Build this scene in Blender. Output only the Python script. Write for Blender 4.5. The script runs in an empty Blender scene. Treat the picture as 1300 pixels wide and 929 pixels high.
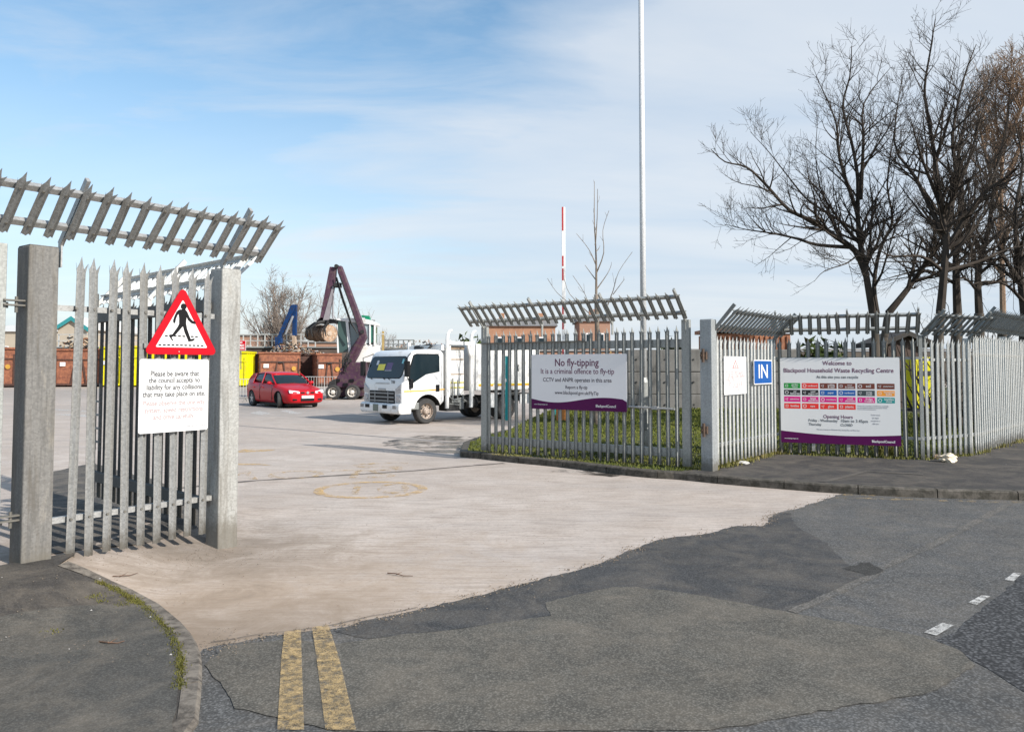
import bpy, bmesh, math, random
from mathutils import Vector, Matrix
R=math.radians
S=bpy.context.scene
COL=S.collection
F=1011.0; CX=650.0; CY=419.5; EYE=1.65; PITCH=math.atan(45.5/F)
cp,sp=math.cos(PITCH),math.sin(PITCH)
# ------------------------------------------------------------ survey helpers
def ray(px,py):
    u=(CY-py)/F
    return Vector(((px-CX)/F, cp-sp*u, sp+cp*u))
def G(px,py,h=0.0):
    d=ray(px,py); t=(h-EYE)/d.z
    return Vector((d.x*t,d.y*t,h))
def P(px,py,Y):
    d=ray(px,py); t=Y/d.y
    return Vector((d.x*t,Y,EYE+d.z*t))
def PL(px,py,A,B,off=0.0):
    """hit of a sight line with the vertical plane through A,B moved off towards -y: (along, height)"""
    a=Vector((A[0],A[1],0)); b=Vector((B[0],B[1],0)); u=(b-a).normalized(); n=Vector((u.y,-u.x,0))
    a2=a+n*off; d=ray(px,py); d2=Vector((d.x,d.y,0))
    t=n.dot(a2)/n.dot(d2)
    p=d*t
    return (Vector((p.x,p.y,0))-a2).dot(u), EYE+p.z
# ------------------------------------------------------------ terrain: the ground rises a little towards the left footway
def sst(a,b,x):
    t=max(0.0,min(1.0,(x-a)/(b-a))); return t*t*(3-2*t)
def T(x,y): return .17*sst(2.55,3.55,-x)*sst(4.0,5.6,y)*(1-sst(7.4,10.0,y))*(1-sst(14,20,-x))
def GT(px,py,h=0.0):
    z=h
    for _ in range(14):
        p=G(px,py,z); z=h+T(p.x,p.y)
    p.z=z; return p
# ------------------------------------------------------------ mesh builder
class MB:
    def __init__(s): s.v=[]; s.f=[]; s.m=[]; s.cur=0
    def add(s,vs,fs):
        o=len(s.v); s.v+= [tuple(v) for v in vs]
        for f in fs: s.f.append([i+o for i in f]); s.m.append(s.cur)
    def box(s,c,d,M=None):
        hx,hy,hz=d[0]/2,d[1]/2,d[2]/2
        vs=[Vector((x*hx,y*hy,z*hz)) for z in(-1,1) for y in(-1,1) for x in(-1,1)]
        if M is not None: vs=[M@v for v in vs]
        c=Vector(c); vs=[v+c for v in vs]
        s.add(vs,[(0,2,3,1),(4,5,7,6),(0,1,5,4),(2,6,7,3),(0,4,6,2),(1,3,7,5)])
    def bar(s,a,b,w,t=None,up=(0,0,1)):
        """rectangular bar a->b; w across (perp to up), t along up"""
        a=Vector(a); b=Vector(b); t=w if t is None else t
        d=(b-a); L=d.length
        if L<1e-6: return
        d.normalize(); up=Vector(up)
        x=d.cross(up)
        if x.length<1e-4: x=d.cross(Vector((1,0,0)))
        x.normalize(); z=x.cross(d).normalized()
        M=Matrix((x,d,z)).transposed()
        s.box((a+b)/2,(w,L,t),M)
    def tube(s,pts,rad,n=8,cap=True):
        pts=[Vector(p) for p in pts]
        if not isinstance(rad,(list,tuple)): rad=[rad]*len(pts)
        rings=[]; x=None
        for i,p in enumerate(pts):
            a=pts[max(0,i-1)]; b=pts[min(len(pts)-1,i+1)]
            d=(b-a)
            if d.length<1e-9: d=Vector((0,0,1))
            d.normalize()
            if x is None:
                x=d.cross(Vector((0,0,1)))
                if x.length<.05: x=d.cross(Vector((0,1,0)))
            x=(x-d*x.dot(d))
            if x.length<1e-5: x=d.cross(Vector((1,.3,0)))
            x.normalize(); y=d.cross(x)
            rings.append([p+(x*math.cos(k*2*math.pi/n)+y*math.sin(k*2*math.pi/n))*rad[i] for k in range(n)])
        s.loft(rings,cap)
    def loft(s,rings,cap=True,closed=True):
        n=len(rings[0]); vs=[v for r in rings for v in r]; fs=[]
        for i in range(len(rings)-1):
            for k in range(n if closed else n-1):
                k2=(k+1)%n
                fs.append((i*n+k,i*n+k2,(i+1)*n+k2,(i+1)*n+k))
        if cap and closed:
            fs.append(tuple(range(n-1,-1,-1))); fs.append(tuple((len(rings)-1)*n+k for k in range(n)))
        s.add(vs,fs)
    def cyl(s,a,b,r,n=16,r2=None): s.tube([a,b],[r,r if r2 is None else r2],n)
    def prism(s,poly,o,ux,uy,depth):
        """2D polygon in plane (o,ux,uy) extruded by depth along ux x uy"""
        o=Vector(o); ux=Vector(ux); uy=Vector(uy); n=ux.cross(uy).normalized()*depth
        a=[o+ux*p[0]+uy*p[1] for p in poly]; b=[v+n for v in a]; k=len(poly)
        s.add(a+b,[tuple(range(k-1,-1,-1)),tuple(range(k,2*k))]+[(i,(i+1)%k,k+(i+1)%k,k+i) for i in range(k)])
    def slab(s,poly,z0,z1):
        s.prism([(p[0],p[1]) for p in poly],(0,0,z0),(1,0,0),(0,1,0),z1-z0)
    def sheet(s,poly,z):
        if 0<z<.03: z*=.6
        s.add([(p[0],p[1],z+(T(p[0],p[1]) if len(poly)>3 else 0)) for p in poly],[tuple(range(len(poly)))])
    def sphere(s,c,r,nu=10,nv=7,sc=(1,1,1),jit=0,rng=None):
        c=Vector(c); rings=[]
        for j in range(nv+1):
            t=math.pi*j/nv; rr=max(math.sin(t),.01)
            rings.append([c+Vector((math.cos(2*math.pi*i/nu)*rr*sc[0],math.sin(2*math.pi*i/nu)*rr*sc[1],math.cos(t)*sc[2]))*r*(1+(rng.uniform(-jit,jit) if jit else 0)) for i in range(nu)])
        s.loft(rings,False)
    def build(s,name,mat,parent=None,smooth=False,loc=None,bevel=0,subsurf=0,seg=2,recalc=True,tri=False):
        me=bpy.data.meshes.new(name); me.from_pydata(s.v,[],s.f)
        mats=mat if isinstance(mat,(list,tuple)) else [mat]
        for m in mats: me.materials.append(m)
        if len(mats)>1: me.polygons.foreach_set('material_index',s.m)
        if recalc:
            bm=bmesh.new(); bm.from_mesh(me); bmesh.ops.recalc_face_normals(bm,faces=bm.faces)
            bm.to_mesh(me); bm.free()
        if smooth: me.polygons.foreach_set('use_smooth',[True]*len(me.polygons))
        me.update()
        o=bpy.data.objects.new(name,me); COL.objects.link(o)
        if parent: o.parent=parent
        if loc is not None: o.location=loc
        if bevel:
            b=o.modifiers.new('b','BEVEL'); b.width=bevel; b.segments=seg; b.limit_method='ANGLE'; b.angle_limit=R(35)
            b.harden_normals=False
        if subsurf:
            b=o.modifiers.new('s','SUBSURF'); b.levels=subsurf; b.render_levels=subsurf
        return o
def thing(name,label,cat,loc=(0,0,0),rz=0,group=None):
    o=bpy.data.objects.new(name,None); COL.objects.link(o); o.empty_display_size=.2
    o.location=loc; o.rotation_euler=(0,0,rz); o['label']=label; o['category']=cat
    if group: o['group']=group
    return o
def tag(o,label,cat,group=None,kind=None):
    o['label']=label; o['category']=cat
    if group: o['group']=group
    if kind: o['kind']=kind
    return o
def struct(o,kind='structure'): o['kind']=kind; return o
def copy_tree(o,parent=None):
    c=o.copy(); COL.objects.link(c); c.parent=parent
    for ch in list(o.children): copy_tree(ch,c)
    return c
def freeze(o):
    """apply modifiers"""
    dg=bpy.context.evaluated_depsgraph_get(); dg.update()
    me=bpy.data.meshes.new_from_object(o.evaluated_get(dg)); o.modifiers.clear(); o.data=me
def cut(o,cutters,mat=None):
    """boolean difference with list of MB"""
    for mb in cutters:
        c=mb.build('cutter',mat or o.data.materials[0]); 
        c.matrix_world=o.matrix_world
        b=o.modifiers.new('x','BOOLEAN'); b.operation='DIFFERENCE'; b.object=c; b.solver='EXACT'
        try: b.material_mode='TRANSFER'
        except Exception: pass
        c.location=o.location; c.rotation_euler=o.rotation_euler
        freeze(o); bpy.data.objects.remove(c,do_unlink=True)
def text(parent,body,x,z,size,mat,align='CENTER',y=-.006,name='lettering',bold=0,sx=1,width=None,th=.0008,flat=False,ya=1.12,height=None):
    cu=bpy.data.curves.new('t','FONT'); cu.body=body; cu.size=size; cu.align_x=align; cu.align_y='CENTER'
    cu.extrude=th; cu.offset=bold; cu.resolution_u=3
    o=bpy.data.objects.new('t',cu); COL.objects.link(o)
    dg=bpy.context.evaluated_depsgraph_get(); dg.update()
    me=bpy.data.meshes.new_from_object(o.evaluated_get(dg)); bpy.data.objects.remove(o,do_unlink=True)
    sy=1
    if width:
        w=max(v.co.x for v in me.vertices)-min(v.co.x for v in me.vertices); sx=width/w; sy=sx*ya
    if height:
        hh=max(v.co.y for v in me.vertices)-min(v.co.y for v in me.vertices); sy=height/hh
    if flat: M=Matrix.Diagonal((sx,1,1,1))
    else: M=Matrix.Rotation(R(90),4,'X')@Matrix.Diagonal((sx,sy,1,1))
    me.transform(M); me.name=name
    me.materials.clear(); me.materials.append(mat)
    r=bpy.data.objects.new(name,me); COL.objects.link(r); r.parent=parent; r.location=(x,y,z)
    return r
# ------------------------------------------------------------ materials
def nmat(name):
    m=bpy.data.materials.new(name); m.use_nodes=True; nt=m.node_tree
    b=nt.nodes['Principled BSDF']; return m,nt,b
def N(nt,t,**k):
    n=nt.nodes.new(t)
    for a,v in k.items():
        if a in n.inputs.keys(): n.inputs[a].default_value=v
        else: setattr(n,a,v)
    return n
def c4(c): return (c[0],c[1],c[2],1)
def ramp(nt,src,stops,interp='LINEAR'):
    r=nt.nodes.new('ShaderNodeValToRGB'); cr=r.color_ramp; cr.interpolation=interp
    while len(cr.elements)<len(stops): cr.elements.new(.5)
    for e,(p,c) in zip(cr.elements,stops):
        e.position=p; e.color=c4(c) if not isinstance(c,(int,float)) else (c,c,c,1)
    nt.links.new(src,r.inputs[0]); return r.outputs[0]
def coords(nt,scale=(1,1,1),kind='Object',rot=(0,0,0)):
    t=nt.nodes.new('ShaderNodeTexCoord'); mp=nt.nodes.new('ShaderNodeMapping')
    mp.inputs['Scale'].default_value=scale; mp.inputs['Rotation'].default_value=rot
    if kind=='World':
        g=nt.nodes.new('ShaderNodeNewGeometry'); nt.links.new(g.outputs['Position'],mp.inputs[0])
    else: nt.links.new(t.outputs[kind],mp.inputs[0])
    return mp.outputs[0]
def noise(nt,vec,scale,detail=4,rough=.55,dist=0):
    n=N(nt,'ShaderNodeTexNoise'); n.inputs['Scale'].default_value=scale; n.inputs['Detail'].default_value=detail
    n.inputs['Roughness'].default_value=rough; n.inputs['Distortion'].default_value=dist
    nt.links.new(vec,n.inputs['Vector']); return n.outputs[0]
def voro(nt,vec,scale,out='Distance',feature='F1'):
    n=N(nt,'ShaderNodeTexVoronoi'); n.feature=feature; n.inputs['Scale'].default_value=scale; nt.links.new(vec,n.inputs['Vector'])
    return n.outputs[out]
def mix(nt,fac,a,b,mode='MIX'):
    m=nt.nodes.new('ShaderNodeMix'); m.data_type='RGBA'; m.blend_type=mode
    for sock,val in ((m.inputs[0],fac),(m.inputs[6],a),(m.inputs[7],b)):
        if hasattr(val,'links') or hasattr(val,'is_linked'): nt.links.new(val,sock)
        elif isinstance(val,(int,float)) and sock==m.inputs[0]: sock.default_value=val
        else: sock.default_value=c4(val) if not isinstance(val,(int,float)) else (val,val,val,1)
    return m.outputs[2]
def bump(nt,b,h,strength=.3,dist=.01):
    n=nt.nodes.new('ShaderNodeBump'); n.inputs['Strength'].default_value=strength; n.inputs['Distance'].default_value=dist
    nt.links.new(h,n.inputs['Height']); nt.links.new(n.outputs[0],b.inputs['Normal'])
def simple(name,c,rough=.5,metal=0,var=.12,scale=4,coat=0,spec=.5,dirt=None,dirtamt=.3,bmp=0,kind='Object'):
    m,nt,b=nmat(name); v=coords(nt,kind=kind)
    n=noise(nt,v,scale,5,.6)
    lo=[x*(1-var) for x in c]; hi=[min(1,x*(1+var)) for x in c]
    col=ramp(nt,n,[(.3,lo),(.7,hi)])
    if dirt:
        n2=noise(nt,v,scale*2.3,8,.7,.4)
        msk=ramp(nt,n2,[(.62-dirtamt*.4,0.0),(.78-dirtamt*.3,1.0)])
        col=mix(nt,msk,col,dirt)
    nt.links.new(col,b.inputs['Base Color'])
    b.inputs['Roughness'].default_value=rough; b.inputs['Metallic'].default_value=metal
    b.inputs['Coat Weight'].default_value=coat; b.inputs['Specular IOR Level'].default_value=spec
    if bmp:
        n3=noise(nt,v,scale*12,4,.6); bump(nt,b,n3,bmp,.01)
    return m
def galv(name,base=.42,tint=(1,1.0,.97),rough=.5,metal=.35,dirt=.35,streak=.3):
    m,nt,b=nmat(name); v=coords(nt,kind='World')
    sp_=voro(nt,v,70,'Color')
    bw=nt.nodes.new('ShaderNodeRGBToBW'); nt.links.new(sp_,bw.inputs[0])
    c=[base*t for t in tint]
    col=ramp(nt,bw.outputs[0],[(.2,[x*.84 for x in c]),(.8,[x*1.14 for x in c])])
    n=noise(nt,coords(nt,(1,1,.35),kind='World'),3.2,7,.65,.3)
    col=mix(nt,ramp(nt,n,[(.46,0.0),(.75,dirt)]),col,(.23,.2,.15))
    n2=noise(nt,coords(nt,(30,30,2.2),kind='World'),1.0,6,.6)
    col=mix(nt,ramp(nt,n2,[(.5,0.0),(.75,streak)]),col,[x*.45 for x in c])
    if streak>.3:
        n4=noise(nt,coords(nt,(9,9,.9),kind='World'),1.0,7,.7,.2); col=mix(nt,ramp(nt,n4,[(.5,0.0),(.66,streak)]),col,(.10,.085,.065))
        n5=noise(nt,coords(nt,(5,5,1.2),kind='World'),1.3,7,.7,.5); col=mix(nt,ramp(nt,n5,[(.58,0.0),(.78,streak)]),col,(.34,.30,.24))
    # grime near the ground
    sx=nt.nodes.new('ShaderNodeSeparateXYZ'); g=nt.nodes.new('ShaderNodeNewGeometry'); nt.links.new(g.outputs['Position'],sx.inputs[0])
    n3=noise(nt,v,14,6,.7)
    ad=nt.nodes.new('ShaderNodeMath'); ad.operation='MULTIPLY_ADD'; ad.inputs[1].default_value=-.35
    nt.links.new(n3,ad.inputs[0]); nt.links.new(sx.outputs[2],ad.inputs[2])
    col=mix(nt,ramp(nt,ad.outputs[0],[(0.0,.75),(.16,0.0)]),col,(.13,.115,.09))
    nt.links.new(col,b.inputs['Base Color']); b.inputs['Metallic'].default_value=metal
    rr=ramp(nt,n,[(.3,rough-.08),(.7,rough+.15)]); nt.links.new(rr,b.inputs['Roughness'])
    bump(nt,b,n3,.12,.004)
    return m
def asphalt(name,c,grain=180,coarse=.5,patch=.25,tan=0.0,spk=.5):
    m,nt,b=nmat(name); v=coords(nt,kind='World')
    big=noise(nt,v,.9,6,.6,.5); mid=noise(nt,v,9,5,.65)
    col=ramp(nt,big,[(.3,[x*(1-patch) for x in c]),(.72,[x*(1+patch) for x in c])])
    st=voro(nt,v,grain,'Color'); bw=nt.nodes.new('ShaderNodeRGBToBW'); nt.links.new(st,bw.inputs[0])
    col=mix(nt,ramp(nt,bw.outputs[0],[(.25,0.0),(.85,spk)]),col,[min(1,x*2.6+.03) for x in c])
    d=voro(nt,v,grain,'Distance')
    col=mix(nt,ramp(nt,d,[(.35,0.0),(.6,coarse)]),col,[x*.25 for x in c])
    if tan:
        n=noise(nt,v,2.3,7,.7,.6); col=mix(nt,ramp(nt,n,[(.42,0.0),(.7,tan)]),col,(.3,.25,.19))
    col=mix(nt,ramp(nt,mid,[(.45,0.0),(.75,.35)]),col,[x*.6 for x in c])
    nt.links.new(col,b.inputs['Base Color']); b.inputs['Roughness'].default_value=.85
    b.inputs['Specular IOR Level'].default_value=.3
    bump(nt,b,d,-.5 if True else .3,.006)
    return m
def paint_mat(name,c,wear=.5,scale=14,rough=.6):
    """worn paint: transparent where the paint has gone"""
    m,nt,b=nmat(name); v=coords(nt,kind='World')
    n=noise(nt,v,scale,8,.75,.3); n2=noise(nt,v,scale*7,4,.7)
    ad=nt.nodes.new('ShaderNodeMath'); ad.operation='MULTIPLY_ADD'; ad.inputs[1].default_value=.45
    nt.links.new(n2,ad.inputs[0]); nt.links.new(n,ad.inputs[2])
    a=ramp(nt,ad.outputs[0],[(wear-.0,0.0),(wear+.28,1.0)])
    nt.links.new(a,b.inputs['Alpha']); b.inputs['Base Color'].default_value=c4(c); b.inputs['Roughness'].default_value=rough
    return m
def glass_dark(name,c=(.012,.022,.028),rough=.05):
    m,nt,b=nmat(name); b.inputs['Base Color'].default_value=c4(c); b.inputs['Roughness'].default_value=rough
    b.inputs['Specular IOR Level'].default_value=.38; b.inputs['Coat Weight'].default_value=0; b.inputs['Coat Roughness'].default_value=.02
    return m
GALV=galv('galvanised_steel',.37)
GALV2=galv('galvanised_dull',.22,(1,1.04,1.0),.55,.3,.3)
GALVK=galv('galvanised_shaded_dark',.075,(1,1,.95),.6,.1,.3)  # left gate leaf: its shade put into the steel's base colour
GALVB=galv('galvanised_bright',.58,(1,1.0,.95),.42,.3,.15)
GALVG=galv('galvanised_green_grey',.35,(.98,1.0,.94),.5,.3,.2)
BOLT=simple('bolt_steel',(.16,.15,.13),.6,.4)
WHITE=simple('sign_white',(.72,.72,.71),.35,0,.02,1.5)
GREYW=simple('sign_grey_white',(.82,.80,.79),.35,0,.03,1.5)
PURPLE=simple('sign_purple',(.085,.004,.068),.45,0,.04,spec=.2)
RED=simple('sign_red',(.46,.003,.012),.45,0,.04,spec=.2)
BLACK=simple('sign_black',(.008,.008,.009),.5,0,.05,spec=.2)
TXT=simple('text_dark',(.03,.012,.03),.5,0,.02)
TXTP=simple('text_plum',(.13,.02,.07),.5,0,.02)
TXTG=simple('text_grey',(.075,.075,.08),.5,0,.02)
TXTL=simple('text_faded_grey',(.38,.38,.40),.5,0,.02)
TXTR=simple('text_faded_red',(.40,.31,.31),.5,0,.02)
BLUE=simple('sign_blue',(.002,.075,.30),.4,0,.04,spec=.2)
RUBBER=simple('tyre_rubber',(.035,.034,.033),.8,0,.25,8)
DARK=simple('underbody_dark',(.02,.02,.02),.7,0,.3)
CHROME=simple('wheel_alloy',(.45,.45,.46),.35,.6,.1)
GLASS=glass_dark('vehicle_glass')
# ============================================================ ground
rng=random.Random(7)
def jag(pts,step=.12,amp=.02,seed=1,closed=False):
    r=random.Random(seed); out=[]
    for i in range(len(pts)-(0 if closed else 1)):
        a=Vector(pts[i][:2]); b=Vector(pts[(i+1)%len(pts)][:2]); L=(b-a).length; n=max(1,int(L/step))
        for k in range(n):
            p=a.lerp(b,k/n); 
            if L<40: p=p+Vector((r.uniform(-amp,amp),r.uniform(-amp,amp)))
            out.append((p.x,p.y))
    if not closed: out.append(tuple(pts[-1][:2]))
    return out
def gp(l,h=0): return [tuple(G(x,y,h)[:2]) for x,y in l]
# base ground
base=simple('far_ground',(.16,.14,.10),.9,0,.3,.05,kind='World')
mb=MB(); mb.sheet([(-1500,-400),(1500,-400),(1500,2500),(-1500,2500)],-.03); struct(mb.build('ground',base))
# concrete yard
def concrete_yard():
    m,nt,b=nmat('yard_concrete'); v=coords(nt,kind='World')
    big=noise(nt,v,.22,6,.6,.6); mid=noise(nt,v,1.7,7,.65,.4); fine=noise(nt,v,26,6,.75)
    col=ramp(nt,big,[(.3,(.49,.415,.355)),(.7,(.60,.53,.47))])
    col=mix(nt,ramp(nt,mid,[(.40,0.0),(.68,.65)]),col,(.41,.335,.275))
    col=mix(nt,ramp(nt,fine,[(.46,0.0),(.74,.55)]),col,(.24,.20,.17))
    fg=noise(nt,v,95,5,.8); col=mix(nt,ramp(nt,fg,[(.50,0.0),(.70,.45)]),col,(.22,.18,.15))
    # tamped ridges across the slab
    st=coords(nt,(1.3,13,1),kind='World',rot=(0,0,R(-12)))
    rid=noise(nt,st,1.6,5,.65,.25)
    col=mix(nt,ramp(nt,rid,[(.46,0.0),(.66,.55)]),col,(.24,.20,.17))
    lane=noise(nt,coords(nt,(.35,.9,1),kind='World',rot=(0,0,R(-35))),.9,6,.6,.3)
    col=mix(nt,ramp(nt,lane,[(.48,0.0),(.72,.40)]),col,(.30,.27,.25))
    pits=voro(nt,coords(nt,(7,26,1),kind='World',rot=(0,0,R(-12))),1.5,'Distance')
    pm=noise(nt,v,.8,4,.6)
    pf=nt.nodes.new('ShaderNodeMath'); pf.operation='MULTIPLY'
    nt.links.new(ramp(nt,pits,[(.08,1.0),(.2,0.0)]),pf.inputs[0]); nt.links.new(ramp(nt,pm,[(.38,0.0),(.56,.85)]),pf.inputs[1])
    col=mix(nt,pf.outputs[0],col,(.13,.10,.08))
    # washed-in soil beside the gate post
    def spot(cx,cy,r,c,amt,sx=1):
        nonlocal col
        g=nt.nodes.new('ShaderNodeNewGeometry'); mp=nt.nodes.new('ShaderNodeMapping')
        mp.inputs['Location'].default_value=(-cx*sx,-cy,0); mp.inputs['Scale'].default_value=(sx,1,0)
        nt.links.new(g.outputs['Position'],mp.inputs[0])
        ln=nt.nodes.new('ShaderNodeVectorMath'); ln.operation='LENGTH'; nt.links.new(mp.outputs[0],ln.inputs[0])
        nn=noise(nt,v,2.2,9,.75,.6)
        a=nt.nodes.new('ShaderNodeMath'); a.operation='MULTIPLY_ADD'; a.inputs[1].default_value=r*2.6
        nt.links.new(nn,a.inputs[0]); nt.links.new(ln.outputs['Value'],a.inputs[2])
        dv=nt.nodes.new('ShaderNodeMath'); dv.operation='DIVIDE'; dv.inputs[1].default_value=r*3.0; nt.links.new(a.outputs[0],dv.inputs[0])
        col=mix(nt,ramp(nt,dv.outputs[0],[(.42,amt),(.85,0.0)]),col,c)
    spot(-2.0,5.7,2.0,(.36,.27,.19),.75,.8)
    spot(-1.7,4.9,.9,(.22,.17,.125),.8,.6)
    spot(-3.0,7.2,1.2,(.17,.14,.11),.8,.8)
    spot(-9.8,31.0,5,(.26,.24,.22),.8,.5)
    spot(-20,52,14,(.24,.22,.20),.75,.6)
    spot(-3.5,27,4,(.30,.27,.245),.5,.5)
    nt.links.new(col,b.inputs['Base Color']); b.inputs['Roughness'].default_value=.85; b.inputs['Specular IOR Level'].default_value=.25
    bump(nt,b,rid,.35,.01)
    return m
YARD=concrete_yard()
from mathutils.geometry import delaunay_2d_cdt
def drape(mb,poly,zoff,cell=.25,box_=None):
    pts=[Vector(p[:2]) for p in poly]; n=len(pts); rr=random.Random(len(poly))
    x0=min(p.x for p in pts); x1=max(p.x for p in pts); y0=min(p.y for p in pts); y1=max(p.y for p in pts)
    if box_: x0=max(x0,box_[0]); x1=min(x1,box_[1]); y0=max(y0,box_[2]); y1=min(y1,box_[3])
    ins=[]; x=x0+cell*.5
    while x<x1:
        y=y0+cell*.5
        while y<y1:
            if inside(x,y,poly): ins.append(Vector((x+rr.uniform(-.02,.02),y+rr.uniform(-.02,.02))))
            y+=cell
        x+=cell
    V_,E_,F_,*_r=delaunay_2d_cdt(pts+ins,[],[list(range(n))],1,1e-5)
    if 0<zoff<.03: zoff*=.6
    mb.add([(v.x,v.y,T(v.x,v.y)+zoff) for v in V_],[list(f) for f in F_])
def inside(x,y,poly):
    c=False; n=len(poly); j=n-1
    for i in range(n):
        xi,yi=poly[i][:2]; xj,yj=poly[j][:2]
        if (yi>y)!=(yj>y) and x<(xj-xi)*(y-yi)/(yj-yi)+xi: c=not c
        j=i
    return c
mb=MB(); drape(mb,[(-70,1.0),(70,1.0),(70,120),(-70,120)],0.0,.3,(-21,-2,3.5,16)); struct(mb.build('yard',YARD,smooth=True))
def gtp(l,h=0): return [tuple(GT(x,y,h)[:2]) for x,y in l]
# road
edge=[(1072,626),(1052,632),(1038,637),(1010,646),(984,652),(976,657),(978,663),(968,668),(935,668),(893,679),(852,682),(830,688),(812,695),(795,700),(783,708),(772,712),(745,721),(690,735),(655,743),(640,748),(600,758),(550,770),(505,781),(470,788),(440,795),(395,801),(340,808),(300,816),(258,824)]
e=gp(edge); e=jag(e,.07,.022,3)
e+=[(-1.78,4.2),(-1.8,3.4),(-2.2,2.7),(-3.2,2.3),(-80,2.0),(-80,-12),(90,-12),(90,9.9),(6.5,10.15)]
mb=MB(); mb.sheet(e,.005); struct(mb.build('road',asphalt('road_asphalt',(.088,.087,.084),75,.55,.3,.2,.5)))
# dark fresh strip next to the concrete and the older tan patch
pd=[(1002,650),(976,657),(978,663),(968,668),(935,668),(893,679),(852,682),(830,688),(812,695),(783,708),(745,721),(690,735),(640,748),(600,758),(550,770),(505,781),(460,789),(425,803),(470,812),(560,802),(640,791),(700,782),(860,800),(1000,776),(1060,748),(1102,730),(1075,718),(1050,690),(1010,668)]
mb=MB(); mb.sheet(jag(gp(pd),.07,.018,5,True),.009); struct(mb.build('road_patch',asphalt('road_dark',(.050,.050,.050),90,.5,.28,.25,.5)))
pt=[(691,766),(777,746),(808,746),(858,752),(924,763),(1006,779),(1061,789),(1128,801),(1168,809),(1214,824),(1240,845),(1180,880),(900,929),(700,929),(430,929),(300,900),(262,845),(285,822),(360,812),(430,818),(520,806),(600,797),(640,791),(698,783)]
mb=MB(); mb.sheet(jag(gp(pt),.06,.012,6,True),.013); struct(mb.build('road_patch',asphalt('road_tan',(.096,.089,.075),90,.45,.22,.28,.45)))
pr=[(1191,814),(1212,802),(1250,772),(1300,730),(1420,650),(1700,700),(1700,1000),(1400,929),(1300,880),(1255,850)]
mb=MB(); mb.sheet(jag(gp(pr),.08,.012,8,True),.009); struct(mb.build('road_patch',asphalt('road_coarse',(.062,.062,.063),48,.8,.25,0,.6)))
# reinstated trench strip
pq=[(1000,776),(1102,730),(1110,722),(1180,690),(1275,640),(1285,641),(1192,692),(1125,722),(1112,734),(1012,779)]
mb=MB(); mb.sheet(jag(gp(pq),.1,.008,9,True),.0115); struct(mb.build('road_patch',asphalt('road_seam',(.105,.10,.092),70,.6,.3,.3,.5)))
pq=[(1068,722),(1100,714),(1125,726),(1102,731)]
mb=MB(); mb.sheet(jag(gp(pq),.06,.02,10,True),.0125); struct(mb.build('road_patch',asphalt('road_hole',(.040,.038,.034),90,.5,.25,.0)))
# darker ground strip behind the left gate leaf
pi=[(20,655),(60,600),(118,588),(200,610),(262,640),(262,665),(190,690),(90,700),(20,712)]
mb=MB(); drape(mb,jag(gtp(pi),.15,.03,11,True),.006); struct(mb.build('road_patch',asphalt('yard_dark_ground',(.06,.055,.05),90,.4,.25,.5)))
# seams, cracks and joints
def strip(mb,pts,w,z,seed=0,amp=.012):
    pts=jag([G(x,y)[:2] for x,y in pts],.12,amp,seed); n=len(pts)
    L=[];Rr=[]; r=random.Random(seed)
    for i,p in enumerate(pts):
        a=Vector(pts[max(0,i-1)]); b=Vector(pts[min(n-1,i+1)]); d=(b-a).normalized(); q=Vector((-d.y,d.x))*w*.5*r.uniform(.6,1.3)
        zz=z*.6+T(p[0],p[1]); L.append((p[0]+q.x,p[1]+q.y,zz)); Rr.append((p[0]-q.x,p[1]-q.y,zz))
    mb.add(L+Rr,[(i,i+1,n+i+1,n+i) for i in range(n-1)])
SEAM=simple('joint_sealant',(.13,.11,.095),.85,0,.3,8,kind='World')
mb=MB(); strip(mb,[(225,620),(300,612),(340,609),(420,604),(520,598),(600,591),(640,588)],.10,.006,1)
struct(mb.build('expansion_joint',SEAM))
CR=simple('crack_dirt',(.045,.038,.03),.9,0,.3,8,kind='World')
mb=MB()
strip(mb,[(262,818),(330,806),(400,798),(470,784),(530,772)],.007,.0165,2,.02)
struct(mb.build('cracks',CR))
# painted markings
YEL=paint_mat('worn_yellow_paint',(.66,.40,.10),.52,5)
YELF=paint_mat('faded_yellow_paint',(.66,.43,.17),.62,5)
YELG=paint_mat('ghost_yellow_paint',(.64,.44,.20),.72,6)
WHT=paint_mat('worn_white_paint',(.66,.64,.60),.58,14)
def marking(name,polys,mat,z):
    mb=MB()
    for p in polys: mb.sheet(gp(p),z)
    return struct(mb.build(name,mat))
YEL2=paint_mat('worn_yellow_line',(.50,.35,.16),.60,22)
marking('yellow_lines',[[(361,804),(382,801),(383,839),(386,929),(352,929),(357,839)],[(396,798),(417,795),(431,839),(452,929),(413,929),(402,839)]],YEL2,.0215)
marking('yellow_lines',[[(1072,627.5),(1300,632.5),(1500,634),(1500,636),(1300,634.6),(1068,629.3)],[(1062,631.5),(1300,637.5),(1500,639),(1500,641),(1300,639.6),(1059,633.2)]],YELG,.0155)
marking('centre_line',[[(1173,804),(1196,792),(1211,795),(1189,808)],[(1229,766),(1246,757),(1257,758),(1240,769)],[(1275,737),(1287,728),(1297,729),(1287,739)]],WHT,.0165)
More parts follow.
